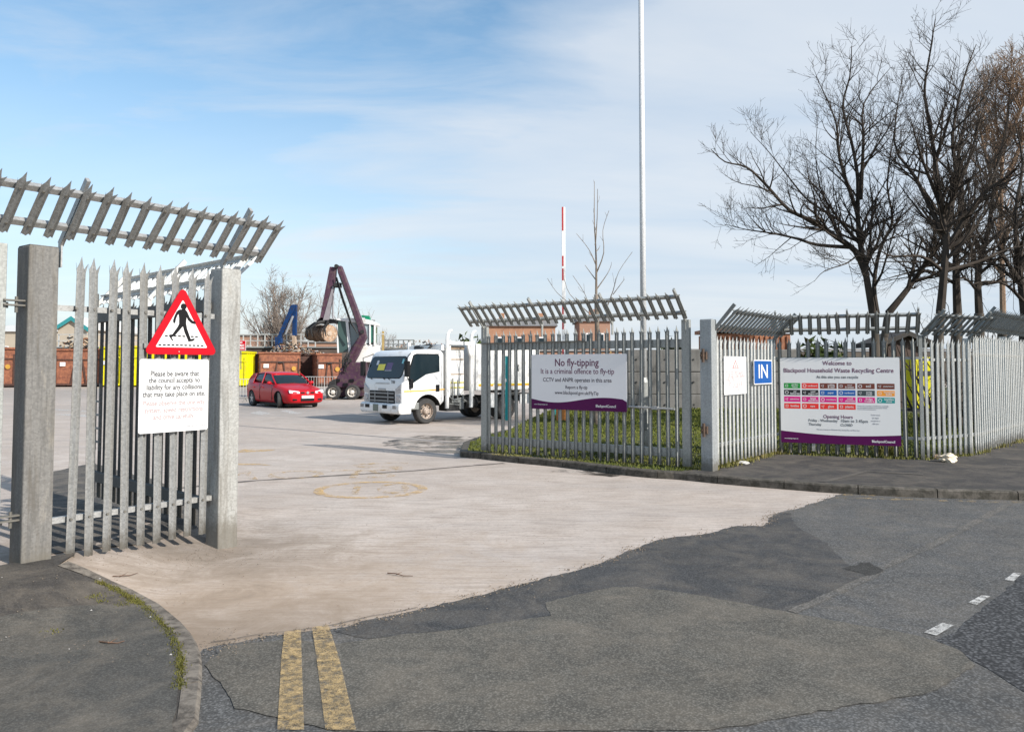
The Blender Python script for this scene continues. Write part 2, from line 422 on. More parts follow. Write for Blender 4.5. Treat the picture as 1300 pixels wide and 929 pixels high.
# circle with number, faded letters on the concrete
def ringpoly(cx,cy,a,b,w,n=48):
    mbx=MB(); o=[];i=[]
    for k in range(n):
        t=2*math.pi*k/n
        o.append((cx+a*math.cos(t),cy+b*math.sin(t),.0065)); i.append((cx+(a-w)*math.cos(t),cy+(b-w)*math.sin(t),.0065))
    mbx.add(o+i,[(k,(k+1)%n,n+(k+1)%n,n+k) for k in range(n)]); return mbx
c=G(471,621.5); a=abs(G(543,621.5).x-G(400,621.5).x)/2; bb=(G(471,611).y-G(471,632.5).y)/2
struct(ringpoly(c.x,c.y,a,bb,.13).build('painted_circle',YELF))
nb=text(None,'10',c.x,0,1.3,YELG,y=c.y,name='painted_number',flat=True,sx=.75); nb.location=(c.x+.05,c.y,.0065); nb.rotation_euler=(0,0,R(8)); struct(nb)
c=G(372,602); nb=text(None,'SLOW',c.x,0,1.35,YELG,name='painted_word',flat=True,sx=.85); nb.location=(c.x,c.y,.0065); nb.rotation_euler=(0,0,R(186)); struct(nb)
c=G(482,592); nb=text(None,'5',c.x,0,1.6,YELG,name='painted_number',flat=True,sx=1.5); nb.location=(c.x,c.y,.0065); nb.rotation_euler=(0,0,R(190)); struct(nb)
marking('yard_lines',[[(316,524.2),(330,521.8),(346,525.2),(330,526.6)],[(355,521.5),(366,520.3),(384,525),(372,525.6)],[(92,525.5),(122,528),(122,530),(66,526)],[(66,519),(122,522),(122,523),(66,520)]],WHT,.0065)
marking('yellow_lines',[[(272,573),(298,573),(310,570),(350,570.5),(345,572.5),(290,575)],[(270,588),(330,588.8),(345,590.5),(270,590)]],YELF,.0065)
# oily wet stain
m,nt,b=nmat('oil_stain'); v=coords(nt,kind='World'); n=noise(nt,v,1.6,7,.7,.6)
nt.links.new(ramp(nt,n,[(.44,0.0),(.56,.75)]),b.inputs['Alpha']); b.inputs['Base Color'].default_value=(.04,.036,.03,1); b.inputs['Roughness'].default_value=.25
OIL=m
mb=MB(); mb.sheet(jag(gp([(486,566),(500,558),(540,553),(590,554),(640,556),(610,566),(594,572),(570,576),(545,574),(520,571)]),.3,.15,12,True),.0075); struct(mb.build('wet_stain',OIL))
mb=MB(); mb.sheet(jag(gp([(700,599),(720,594),(800,603),(780,606)]),.2,.06,13,True),.0075); struct(mb.build('wet_stain',OIL))
# left pavement and kerb
PAV=asphalt('pavement_tarmac',(.050,.045,.040),110,.35,.22,.35,.35)
PAV2=asphalt('pavement_tarmac_grey',(.066,.063,.056),110,.35,.2,.3,.4)
KERB=simple('kerb_concrete',(.20,.175,.145),.85,0,.18,5,0,.3,dirt=(.07,.06,.05),dirtamt=.5,bmp=.4,kind='World')
KERBR=simple('kerb_concrete_dark',(.125,.11,.092),.85,0,.2,4,0,.3,dirt=(.05,.045,.035),dirtamt=.6,bmp=.4,kind='World')
KH=.035
outer=[(88,711),(108,719),(129,729),(152,740),(176,749),(203,764),(230,786),(247,805),(255,825),(257,839),(256,870),(250,929)]
inner=[(72,717),(92,724),(112,731),(136,741),(159,752),(183,766),(206,788),(223,808),(232,832),(233,845),(230,875),(222,929)]
og=gtp(outer,KH); ig=gtp(inner,KH)
og+=[(-1.95,2.95),(-2.6,2.35),(-3.6,2.1),(-60,1.9)]; ig+=[(-2.13,3.05),(-2.75,2.5),(-3.65,2.27),(-60,2.07)]
def kerbrun(name,o,i,h,seglen=.9,mat=None,z0=-.05):
    mb=MB(); n=len(o)
    # resample
    def res(pl,t):
        k=min(int(t),len(pl)-2); f=t-k; a=Vector(pl[k][:2]); b=Vector(pl[k+1][:2]); return a.lerp(b,f)
    L=[0]
    for k in range(n-1): L.append(L[-1]+(Vector(o[k+1][:2])-Vector(o[k][:2])).length)
    d=0
    def tt(d):
        for k in range(n-1):
            if d<=L[k+1]: return k+(d-L[k])/max(1e-6,(L[k+1]-L[k]))
        return n-1
    tot=min(L[-1],60)
    while d<tot-.02:
        e_=min(d+seglen,tot); steps=4; a=[];b_=[]
        for q in range(steps+1):
            t=tt(d+.006+(e_-d-.012)*q/steps); a.append(res(o,t)); b_.append(res(i,t))
        for q in range(steps):
            p=[a[q],a[q+1],b_[q+1],b_[q]]
            r_=.018
            vo=[(x.x,x.y) for x in p]
            # chamfered outer top edge
            def ins(x,y,f): return (x.x+(y.x-x.x)*f,x.y+(y.y-x.y)*f)
            w=(b_[q]-a[q]).length; f=r_/max(w,.05)
            c0=ins(a[q],b_[q],f); c1=ins(a[q+1],b_[q+1],f)
            hh=h; 
            vs=[(*vo[0],z0),(*vo[1],z0),(*vo[1],h-r_),(*vo[0],h-r_),(*c0,h),(*c1,h),(*vo[2],h),(*vo[3],h),(*vo[2],z0),(*vo[3],z0)]
            fs=[(0,1,2,3),(3,2,5,4),(4,5,6,7)]
            vs=[(v[0],v[1],v[2]+T(v[0],v[1])) for v in vs]
            if q==0: fs.append((0,3,4,7,9))
            if q==steps-1: fs.append((1,8,6,5,2))
            mb.add(vs,fs)
        d=e_
    return struct(mb.build(name,mat))
kerbrun('kerb',og,ig,KH,.9,KERB)
B0=G(281,694,0); A0=B0-Vector((.6,.8,0))*1.62; A0.z=0       # left fence line
uL=(Vector((B0.x,B0.y,0))-Vector((A0.x,A0.y,0))).normalized()
pv=[p for p in ig if True]
back=[(A0.x+uL.x*.35,A0.y+uL.y*.35),(A0.x-uL.x*55,A0.y-uL.y*55)]
poly=pv+[(-60,-30)]+[back[1],back[0]]
poly=pv+[(back[1][0],back[1][1]),(back[0][0],back[0][1])]
poly=[ (p[0],p[1]) for p in poly]
mb=MB(); drape(mb,poly,KH-.004,.22,(-21,-1,2,16)); struct(mb.build('pavement',PAV))
pg=gtp([(-40,790),(0,782),(60,772),(130,767),(183,767.5),(205,789),(221,808),(230,832),(230,845),(227,875),(219,929),(100,1000),(-200,960)],KH)
mb=MB(); drape(mb,jag(pg,.1,.01,14,True),KH+.002,.2); struct(mb.build('pavement_patch',PAV2))
# right kerb, verge and pavement
RH=.11
kt=[(583,572.5),(595,573.5),(608,574.5),(655,579.5),(711,584.5),(783,593),(827,597.5),(860,599),(916,604.5),(980,609.5),(1047,614.5),(1129,619),(1200,621.5),(1300,624),(1420,626)]
og=gp(kt,RH)
og=[(-.2,19.5),(-.75,17.6),(-1.0,16.4)]+og+[(og[-1][0]+60,og[-1][1]-.6)]
ig=[]
for k,p in enumerate(og):
    a=Vector(og[max(0,k-1)]); b=Vector(og[min(len(og)-1,k+1)]); d=(b-a).normalized(); ig.append((p[0]-d.y*.15,p[1]+d.x*.15))
kerbrun('kerb',og,ig,RH,.92,KERBR)
HP=G(901,596.5,RH); C1=G(985,575.5,RH); C2=G(1172,583,RH); C3=Vector((8.05,14.0,RH)); dC=Vector((.687,.727,0)); C4=C3+dC*40
ia=[p for p in ig if p[0]>HP.x-.5]
poly=[(HP.x-.35,HP.y+.02)]+ia+[(C4.x+40,C4.y)]+[tuple(C4[:2]),tuple(C3[:2]),tuple(C2[:2]),tuple(C1[:2]),(HP.x+.05,HP.y+.15)]
mb=MB(); mb.sheet(poly,RH-.004); struct(mb.build('pavement',asphalt('pavement_right',(.046,.042,.039),110,.35,.25,.3,.3)))
pl=gp([(1040,611),(1100,597),(1172,601),(1172,602.5),(1102,598.4),(1050,612)],RH)
mb=MB(); mb.sheet(pl,RH+.0005); struct(mb.build('pavement_patch',asphalt('pavement_seam',(.075,.068,.06),110,.35,.25,.3,.3)))
# grass area behind the right fence
GR=simple('grass_soil',(.060,.072,.020),.95,0,.35,1.2,dirt=(.10,.075,.04),dirtamt=.4,bmp=.6,kind='World')
gl=[p for p in ig if p[0]<=HP.x-.3]
gpoly=gl+[(HP.x-.3,HP.y),(HP.x+.05,HP.y+.15),tuple(C1[:2]),tuple(C2[:2]),tuple(C3[:2]),tuple(C4[:2]),(45,60),(12,60),(3.5,33),(1.3,28),(.3,22)]
mb=MB(); mb.sheet(gpoly,RH-.01); struct(mb.build('grass_ground',GR))
def inside(x,y,poly):
    c=False; n=len(poly); j=n-1
    for i in range(n):
        xi,yi=poly[i][:2]; xj,yj=poly[j][:2]
        if (yi>y)!=(yj>y) and x<(xj-xi)*(y-yi)/(yj-yi)+xi: c=not c
        j=i
    return c
def blade(mb,x,y,z,h,r,w=.012):
    a=r.uniform(0,6.28); b=r.uniform(0,6.28); ln=r.uniform(.1,.6)*h
    dx,dy=math.cos(a)*w,math.sin(a)*w; ex,ey=math.cos(b)*ln,math.sin(b)*ln
    mb.add([(x-dx,y-dy,z),(x+dx,y+dy,z),(x+dx*.6+ex*.4,y+dy*.6+ey*.4,z+h*.6),(x-dx*.6+ex*.4,y-dy*.6+ey*.4,z+h*.6),(x+ex,y+ey,z+h)],[(0,1,2,3),(3,2,4)])
def blademat(name,a,b_,c):
    m,nt,b=nmat(name); v=coords(nt,kind='World')
    n=noise(nt,v,1.1,5,.6); n2=noise(nt,v,60,2,.5)
    col=ramp(nt,n,[(.32,a),(.55,b_),(.72,c)]); col=mix(nt,ramp(nt,n2,[(.4,0.0),(.7,.4)]),col,c)
    nt.links.new(col,b.inputs['Base Color']); b.inputs['Roughness'].default_value=.7; b.inputs['Specular IOR Level'].default_value=.2
    return m
GB=blademat('grass_blades',(.072,.092,.014),(.115,.135,.022),(.19,.185,.05))
r=random.Random(21); mb=MB(); cnt=0
while cnt<80000:
    y=11.6+ (r.random()**1.6)*19; x=r.uniform(-1.3,13)
    if not inside(x,y,gpoly): continue
    blade(mb,x,y,RH-.012,r.uniform(.015,.05)*(1.9 if r.random()<.05 else 1)*(1+.03*(y-12)),r,.006+.0010*(y-11)); cnt+=1
tag(mb.build('grass',GB,recalc=False),'short yellow green grass behind the right palisade fence','grass',kind='stuff')
# weeds along fence bottoms and kerb joint
WD=blademat('weed_blades',(.12,.15,.03),(.22,.20,.06),(.30,.24,.11))
mb=MB()
def weeds(a,b,n,h,spread):
    for _ in range(n):
        t=r.random(); cl=.5+.5*math.sin(t*23+a.x*3)
        if r.random()>cl: continue
        x=a.x+(b.x-a.x)*t+r.gauss(0,spread); y=a.y+(b.y-a.y)*t+r.gauss(0,spread)
        blade(mb,x,y,RH-.006,r.uniform(.3,1)*h,r,.006)
weeds(HP,C1,2400,.10,.07); weeds(C1,C2,1500,.07,.06); weeds(C2,C3,700,.08,.06); weeds(C3,C3+dC*5,1400,.1,.07)
weeds(G(945,578,RH),G(985,575,RH),1300,.16,.09)
weeds(G(1118,578,RH),G(1135,577,RH),900,.30,.07)
weeds(G(620,576,RH),HP,1500,.045,.04)
tag(mb.build('weeds',WD,recalc=False),'straggly yellowish weeds along the foot of the right fence','weeds',kind='stuff')
mb=MB(); il=inner
MO=blademat('moss_blades',(.06,.065,.018),(.11,.11,.025),(.15,.12,.04))
for _ in range(4200):
    t=r.random()*(7.3)+2.6; k=int(t); 
    a=GT(*inner[k],KH); b=GT(*inner[k+1],KH); p=a.lerp(b,t-k)
    if r.random()>.35+.65*abs(math.sin(t*5)): continue
    wv=.010+.010*abs(math.sin(t*3.1)); x=p.x+r.gauss(0,wv)-.012; y=p.y+r.gauss(0,wv)-.012
    blade(mb,x,y,p.z-.006,r.uniform(.006,.020),r,.005)
for (cx,cy) in [(118,755),(128,762),(150,768),(60,800),(116,757),(160,765)]:
    q=GT(cx,cy,KH)
    for _ in range(50): blade(mb,q.x+r.gauss(0,.05),q.y+r.gauss(0,.03),q.z-.002,r.uniform(.004,.014),r,.004)
tag(mb.build('moss',MO,recalc=False),'green moss growing in the joint behind the left kerb','moss',kind='stuff')
# grit and litter
mb=MB(); GRT=simple('grit',(.20,.16,.12),.9,0,.5,40,kind='World')
for _ in range(900):
    k=r.random()
    if k<.5: q=GT(r.gauss(260,70),r.gauss(707,9))
    elif k<.7: q=G(r.uniform(180,700),r.uniform(600,780))
    elif k<.85: q=GT(r.uniform(0,230),r.uniform(730,850),KH)
    else: q=G(r.uniform(600,1290),r.uniform(585,624),RH) if r.random()<.3 else G(r.uniform(258,300),r.uniform(800,838),.012)
    s=r.uniform(.0015,.0055)
    mb.sphere((q.x,q.y,q.z+s*.3+.012*(q.z<.03)),s,5,3,(1,r.uniform(.6,1),.6),.2,r)
for _ in range(900):
    k=r.randrange(len(edge)-1); f_=r.random(); a_=edge[k]; b_=edge[k+1]
    q=G(a_[0]+(b_[0]-a_[0])*f_,a_[1]+(b_[1]-a_[1])*f_); s=r.uniform(.002,.008)
    mb.sphere((q.x+r.gauss(0,.05),q.y+r.gauss(0,.05),.007+s*.3),s,5,3,(1,r.uniform(.6,1),.6),.2,r)
tag(mb.build('grit',GRT,recalc=False),'loose grit and small stones scattered on the concrete','grit',kind='stuff')
PAPER=simple('litter_white',(.48,.46,.43),.7,0,.1,20)
mb=MB()
for _ in range(12):
    q=GT(r.uniform(0,225),r.uniform(728,838),KH) if r.random()<.6 else G(r.uniform(905,1290),r.uniform(578,598),RH)
    s=r.uniform(.003,.009); a=r.uniform(0,3)
    mb.add([(q.x-s,q.y,q.z+.003),(q.x,q.y-s*.6,q.z+.006),(q.x+s,q.y+s*.2,q.z+.003),(q.x,q.y+s,q.z+.009)],[(0,1,2,3)])
tag(mb.build('litter_scraps',PAPER),'tiny white litter scraps scattered on the pavements','litter',kind='stuff')
def crumple(name,label,px,py,h,sx,sy,sz,mat,seed,cat='litter'):
    rr=random.Random(seed); bm=bmesh.new(); bmesh.ops.create_icosphere(bm,subdivisions=3,radius=1)
    from mathutils import noise as mn
    for v in bm.verts:
        d=mn.noise(v.co*1.8+Vector((seed,0,0)))*.45+mn.noise(v.co*4.5+Vector((seed,0,0)))*.22
        v.co=v.co*(1+d); v.co.x*=sx; v.co.y*=sy; v.co.z=max(v.co.z*sz+sz*.75,0)
    me=bpy.data.meshes.new(name); bm.to_mesh(me); bm.free(); me.materials.append(mat)
    o=bpy.data.objects.new(name,me); COL.objects.link(o); q=G(px,py,h); o.location=(q.x,q.y,h-.003); tag(o,label,cat)
    return o
crumple('rubbish_bag','crumpled cream plastic bag lying at the foot of the right fence',1203,586,RH,.15,.11,.075,simple('bag_cream',(.66,.56,.42),.5,0,.15,9),3,'plastic bag')
crumple('paper_litter','small crumpled white wrapper on pavement near the hinge post',944,589,RH,.085,.05,.03,PAPER,5)
crumple('paper_litter','brown scrap of litter beside the cream plastic bag',1189,582,RH,.06,.05,.04,simple('litter_brown',(.28,.2,.13),.7,0,.3,12),8)
TW=simple('dry_twig',(.12,.07,.045),.9,0,.3,20)
def twig(label,pts,h,rad=.004):
    q=[GT(x,y,h) for x,y in pts]; o=q[0]; mb=MB(); mb.tube([(p-o)+Vector((0,0,.006+.008*(i%2))) for i,p in enumerate(q)],[rad,rad*.9,rad*.7,rad*.5][:len(q)],5)
    d=(q[-1]-q[0]); mb.tube([(q[1]-o)+Vector((0,0,.008)),(q[1]-o)+Vector((d.x*.2,d.y*.2+.05,.02))],[rad*.7,.001],4)
    tag(mb.build('twig',TW,loc=o),label,'twig')
twig('thin curved twig lying on the concrete by the left kerb',[(143,732),(152,733),(165,731),(175,729)],.003)
twig('reddish twig lying on the grey pavement patch',[(126,815),(137,818),(149,817),(158,816)],KH,.005)
twig('short straight twig on the concrete in the middle of the entrance',[(492,728),(503,730),(512,731.5),(524,733)],.003,.005)
# ============================================================ palisade fencing
def pale(mb,o,u,n,w,L,hw=.034,th=.004,dmg=0):
    o=Vector(o);u=Vector(u);n=Vector(n);w=Vector(w)
    a=[-1,-.76,-.38,0,.38,.76,1]; d=[.018,.0,.013,.027,.013,.0,.018]
    tl=[-.055,-.10,-.055,0,-.055,-.10,-.055]; sp_=[-.012,-.003,0,0,0,.003,.012]
    rows=[(0,0),(L-.13,0),(L,1)]; vs=[]
    for side in(0,1):
        for (h,top) in rows:
            for k in range(7):
                hh=h+(tl[k] if top else 0)
                dd=d[k]-(th if side else 0)
                uu=a[k]*hw+(sp_[k] if top else 0)
                if top and k in(0,6): dd+=.012
                if top and k==3: dd-=.006
                vs.append(o+u*uu+n*dd+w*hh)
    fs=[]
    for r_ in range(2):
        for k in range(6):
            i=r_*7+k; fs.append((i,i+1,i+8,i+7)); j=21+i; fs.append((j,j+7,j+8,j+1))
    for k in range(6):
        fs.append((k,21+k,22+k,k+1)); fs.append((14+k,15+k,36+k,35+k))
    for r_ in range(2):
        i=r_*7; fs.append((i,i+7,28+i,21+i)); i+=6; fs.append((i,21+i,28+i,i+7))
    mb.add(vs,fs)
def pale_panel(root,x0,x1,zb,zt,pitch=.155,matr=None,side=-1,bolts=(),yoff=.02,skip=(),jit=.0065,seed=0,name='pale_panel'):
    mb=MB(); r_=random.Random(seed); n=max(1,int(round((x1-x0)/pitch))); st=(x1-x0)/n
    for k in range(n+1):
        if k in skip: continue
        x=x0+k*st
        mb.cur=0
        tl=r_.gauss(0,jit)
        pale(mb,(x,side*yoff,zb+r_.uniform(-.006,.006)),(-side,0,0),(0,side,0),(tl,0,1),zt-zb)
        mb.cur=1
        for bz in bolts: mb.cyl((x,side*(yoff+.014),bz),(x,side*(yoff+.030),bz),.011,6)
    return mb.build(name,[matr or GALV,BOLT],root)
def topping(root,x0,x1,z0,lean,length=.52,pitch=.155,matr=None,arms=(),bolts=True,seed=0,y0=.09,railf=(.16,.74)):
    """spiked overhang at 45 degrees, lean -1 = towards local -y"""
    s=math.sqrt(.5); w=Vector((0,lean*s,s)); n=Vector((0,lean*s,-s)); u=Vector((-lean if False else 1,0,0))
    o=Vector((0,lean*y0,z0)); mb=MB(); r_=random.Random(seed); k=int(round((x1-x0)/pitch)); st=(x1-x0)/k
    for i in range(k+1):
        x=x0+i*st; mb.cur=0
        pale(mb,o+Vector((x,0,0)),u,n,w+Vector((r_.gauss(0,.016),0,0)),length+r_.gauss(0,.008))
        if bolts:
            mb.cur=1
            for f in railf:
                c=o+Vector((x,0,0))+w*length*f; mb.cyl(c+n*.014,c+n*.030,.010,6)
    t=mb.build('spiked_topping',[matr or GALV,BOLT],root)
    mb=MB()
    for f in railf:
        c=o+w*length*f-n*.004
        mb.bar(c+Vector((x0-.03,0,0)),c+Vector((x1+.03,0,0)),.006,.045,up=w)       # angle iron
        c2=c-n*.02+w*.022
        mb.bar(c2+Vector((x0-.03,0,0)),c2+Vector((x1+.03,0,0)),.042,.006,up=w)
    mb.build('topping_rail',matr or GALV,root)
    for ax in arms:
        mb=MB(); c=o-n*.045
        mb.bar(Vector((ax,lean*.02,z0-.22)),Vector((ax,lean*.02,z0-.02)),.012,.05,up=(0,1,0))
        mb.bar(Vector((ax,lean*.02,z0-.04)),Vector((ax,0,0))+c+w*length*.98,.028,.05,up=n)
        mb.build('topping_arm',matr or GALV,root)
def rails(root,L0,L1,zs,matr=None,side=-1,sz=.045,name='rail'):
    for z in zs:
        mb=MB(); mb.box(((L0+L1)/2,-side*.0,z),(L1-L0,.008,sz)); mb.box(((L0+L1)/2,-side*.022,z+sz/2-.004),(L1-L0,.044,.007)); mb.build(name,matr or GALV,root)
def line(A,B): 
    d=Vector((B[0]-A[0],B[1]-A[1],0)); return math.atan2(d.y,d.x),d.length
def post_h(px,py,c):
    d=ray(px,py); dd=math.hypot(c[0],c[1]); return EYE+d.z*dd/math.hypot(d.x,d.y)
# ---- left fence
aL,LL=line(A0,B0)
zt=PL(93,324,A0,B0,.03)[1]; zb=.175; zb2=.13
ztop1=post_h(45,314,A0); ztop2=post_h(287,343,B0)
def square_post(name,label,c,ang,w,z0,z1,cat='gate post',mat=None,group=None,chips=True,cap=True):
    t=thing(name,label,cat,(c[0],c[1],z0),ang,group)
    mb=MB(); mb.box((0,0,(z1-z0)/2-.1),(w,w,z1-z0+.2)); mb.build('post_shaft',mat or GALV,t,bevel=.012)
    if cap:
        mb=MB(); mb.box((0,0,z1-z0+.003),(w*.93,w*.93,.006)); mb.build('post_cap',mat or GALV2,t)
    return t
fence=thing('palisade_fence','short galvanised palisade fence panel between the two thick left posts, spiked overhang above','fence',(A0.x,A0.y,0),aL)
pale_panel(fence,.27,LL-.22,.155,zt,bolts=(.46,zt-.42),seed=2,pitch=.15)
rails(fence,.11,LL-.11,(.46,zt-.42))
zT=(PL(15,298,A0,B0,.10)[1]+PL(313,328,A0,B0,.10)[1])/2
print('zT',zT,zt)
topping(fence,-3.25,LL+.26,zT,-1,.545,arms=(.15,LL-.05),seed=3,y0=.10)
post=square_post('gate_post','thick stained grey square post at the far left, standing on the pavement',A0,aL,.215,.10,ztop1,mat=galv('post_concrete',.165,(1,.96,.89),.75,.0,.6,.75))
gpL=square_post('gate_post','galvanised square hinge post right of the triangular pedestrian sign',B0,aL,.20,0,ztop2,mat=galv('post_galv_left',.36,(1,1.0,.95),.6,.1,.3,.5))
for z in (.45,zt-.32):
    mb=MB(); mb.cyl((-.13,.09,z-.06),(-.13,.09,z+.06),.02,10); mb.box((-.13,.09,z),(.07,.05,.05)); mb.build('hinge',BOLT,gpL)
# side gate beyond the stained post
sg=thing('side_gate','galvanised palisade side gate at the left edge of the picture, left of the stained post','gate',(A0.x,A0.y,0),aL)
pale_panel(sg,-3.2,-.42,.26,zt,bolts=(.4,zt-.42),seed=5)
rails(sg,-3.3,-.2,(.5,zt-.42))
mb=MB(); mb.box((-.265,-.01,(ztop1+.24)/2),(.075,.06,ztop1-.24)); mb.build('gate_stile',GALVG,sg,bevel=.006)
for z in (.55,ztop1-.42):
    mb=MB(); mb.box((-.17,-.04,z),(.16,.05,.012)); mb.box((-.17,-.04,z-.035),(.16,.05,.012)); mb.cyl((-.16,-.04,z-.09),(-.16,-.04,z+.03),.012,8); mb.build('latch',BOLT,sg)
# ---- left gate leaf folded back
PF=G(113,655); FA=Vector((-5.15,9.75,0)); FB=Vector((B0.x-.12,B0.y+.15,0))
aF,LF=line(FA,FB)
leaf=thing('gate_leaf','open palisade gate leaf behind the left fence, dark heavy frame and white lit overhang','gate',(FA.x,FA.y,0),aF)
zr1=PL(130,403,FA,FB)[1]; 
def gate_frame(root,L,z0,z1,zb_,zt_,mat,w=.11,brace=None):
    mb=MB(); mb.box((L/2,0,z1),(L-w*2,.06,w)); mb.build('top_rail',mat,root,bevel=.006)
    mb=MB(); mb.box((L/2,0,z0),(L-w*2,.06,w)); mb.build('bottom_rail',mat,root,bevel=.006)
    for x in (w/2,L-w/2):
        mb=MB(); mb.box((x,0,(zb_+zt_)/2),(w,.07,zt_-zb_)); mb.build('gate_stile',mat,root,bevel=.006)
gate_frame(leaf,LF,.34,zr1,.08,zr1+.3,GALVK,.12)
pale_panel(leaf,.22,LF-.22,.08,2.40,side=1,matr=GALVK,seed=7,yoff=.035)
topping(leaf,-.02,LF+.02,2.42,1,.55,arms=(.06,LF*.5,LF-.06),matr=GALVB,bolts=False,seed=8,y0=.06)  # overhang in bright steel, its sunlit look put into the colour
mb=MB()
for k in range(4): mb.box((.25,.0,.75+k*.16),(.22,.03,.02))
for x in(.16,.34): mb.box((x,-.0,1.05),(.02,.035,.8))
mb.build('lock_box',GALV2,leaf)
# ---- right gate leaf
QA=G(612,573.5,RH); QB=Vector((HP.x-.24,HP.y+.14,0)); aQ,LQ=line(QA,QB)
ztR=(PL(880,411,QA,QB)[1]+PL(618,422,QA,QB)[1])/2
print('leaf R',QA,QB,LQ,'zt',PL(880,411,QA,QB)[1],PL(618,422,QA,QB)[1],'zt left',zt,'posts',ztop1,ztop2,'len',LL,LF)
leafR=thing('gate_leaf','open palisade gate leaf on the right, carrying the no fly-tipping board','gate',(QA.x,QA.y,0),aQ)
z1R=PL(745,438,QA,QB)[1]; z0R=PL(745,567,QA,QB)[1]
gate_frame(leafR,LQ,z0R,z1R,.14,2.36,GALVG,.13)
pale_panel(leafR,.20,LQ-.20,.14,ztR,matr=GALVG,pitch=.148,side=-1,yoff=.036,seed=9)
mbh=MB(); mbh.bar((0,-.06,z1R+.06),(LQ*.55,-.06,z1R+.065),.012,.02); mbh.build('frame_trim',BOLT,leafR)
topping(leafR,-.16,LQ-.02,ztR+.10,-1,.55,arms=(.06,LQ*.33,LQ*.67,LQ-.06),matr=GALVG,bolts=True,seed=10,y0=.10)
mb=MB(); mb.cyl((LQ-1.0,-.09,1.02),(LQ-.22,-.09,1.0),.016,8); mb.box((LQ-.55,-.08,1.01),(.10,.06,.05)); mb.build('drop_bolt',GALV,leafR)
# ---- hinge post
hph=post_h(903,406,HP); angA,LA=line(HP,C1)
hp=square_post('gate_post','broad galvanised hinge post between the open right gate and the fence with the IN sign',HP,angA,.19,RH-.02,hph,mat=galv('post_galv_right',.36,(.95,1,1),.5,.3,.15))
RHG=simple('rusty_hinge',(.10,.065,.045),.7,.3,.4,20)
for z in (.62,1.72):
    mb=MB(); mb.box((-.115,.02,z-.0),(.06,.09,.11)); mb.cyl((-.15,.02,z-.10),(-.15,.02,z+.10),.022,10); mb.cyl((-.19,.04,z),(-.08,.04,z),.014,8); mb.build('hinge',RHG,hp)
# ---- fixed sections A B C
def section(name,label,A,B,px_top,x0=.12,x1=None,arms=None,seed=0,mat=None,posts=None,tx=(0,0),length=.52,pitch=.155,skip=(),low=.03,topmat=None):
    a_,L=line(A,B); zt_=PL(*px_top,A,B)[1]; x1=L-.10 if x1 is None else x1
    t=thing(name,label,'fence',(A[0],A[1],0),a_)
    pale_panel(t,x0,x1,RH+low,zt_,matr=mat,pitch=pitch,seed=seed,skip=skip)
    rails(t,0,L,(RH+.34,zt_-.36),mat)
    for p in (posts if posts is not None else (L,)):
        mb=MB(); 
        mb.box((p,.06,(zt_+.02)/2),(.008,.10,zt_+.02)); mb.box((p,.112,(zt_+.02)/2),(.055,.008,zt_+.02)); mb.box((p,.008,(zt_+.02)/2),(.055,.008,zt_+.02)); mb.build('fence_post',mat or GALV,t)
    topping(t,tx[0],L+tx[1],zt_+.06,-1,length,arms=arms if arms is not None else (.05,L-.05),matr=topmat or mat,bolts=False,seed=seed+1,y0=.07)  # topmat: darker steel, the overhang's underside shade put into its colour
    return t,a_,L,zt_
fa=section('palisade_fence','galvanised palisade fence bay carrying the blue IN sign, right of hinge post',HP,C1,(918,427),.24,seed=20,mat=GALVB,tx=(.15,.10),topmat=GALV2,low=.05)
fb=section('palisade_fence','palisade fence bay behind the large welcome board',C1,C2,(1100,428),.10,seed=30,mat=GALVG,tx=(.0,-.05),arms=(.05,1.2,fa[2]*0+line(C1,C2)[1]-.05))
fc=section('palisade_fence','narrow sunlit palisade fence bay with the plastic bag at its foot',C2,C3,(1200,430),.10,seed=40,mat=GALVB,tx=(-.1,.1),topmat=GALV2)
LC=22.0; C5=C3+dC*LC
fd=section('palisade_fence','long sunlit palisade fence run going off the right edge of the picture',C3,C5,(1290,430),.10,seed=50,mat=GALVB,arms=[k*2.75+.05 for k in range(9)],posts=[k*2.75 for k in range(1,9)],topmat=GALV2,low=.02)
print('zt A B C D',fa[3],fb[3],fc[3],fd[3],'hp',hph)
# ============================================================ signs
def rrect(x0,z0,x1,z1,r_,n=5):
    out=[]
    for cx,cz,a0 in((x1-r_,z1-r_,0),(x0+r_,z1-r_,90),(x0+r_,z0+r_,180),(x1-r_,z0+r_,270)):
        for k in range(n+1):
            a=R(a0+90*k/n); out.append((cx+r_*math.cos(a),cz+r_*math.sin(a)))
    return out
def fplate(poly,y0,th): # polygon in xz, front at -y; returns MB prism
    m=MB(); m.prism(poly,(0,y0,0),(1,0,0),(0,0,1),th); return m   # x cross z = -y
def sign_frame(name,label,cs,A,B,off,cat='sign',group=None):
    """cs: TL,TR,BR,BL pixels"""
    pts=[PL(x,y,A,B,off) for x,y in cs]
    x0=(pts[0][0]+pts[3][0])/2; x1=(pts[1][0]+pts[2][0])/2; z1=(pts[0][1]+pts[1][1])/2; z0=(pts[2][1]+pts[3][1])/2
    a_,L=line(A,B); n=Vector((math.sin(a_),-math.cos(a_),0)); u=Vector((math.cos(a_),math.sin(a_),0))
    loc=Vector((A[0],A[1],0))+u*x0+n*off+Vector((0,0,z0))
    t=thing(name,label,cat,loc,a_,group)
    print(name,'w %.2f h %.2f z %.2f'%(x1-x0,z1-z0,z0))
    return t,x1-x0,z1-z0
def brackets(t,w,zs):
    for z in zs:
        mb=MB(); mb.box((w/2,.018,z),(w*.92,.02,.04)); mb.build('bracket',GALV2,t)
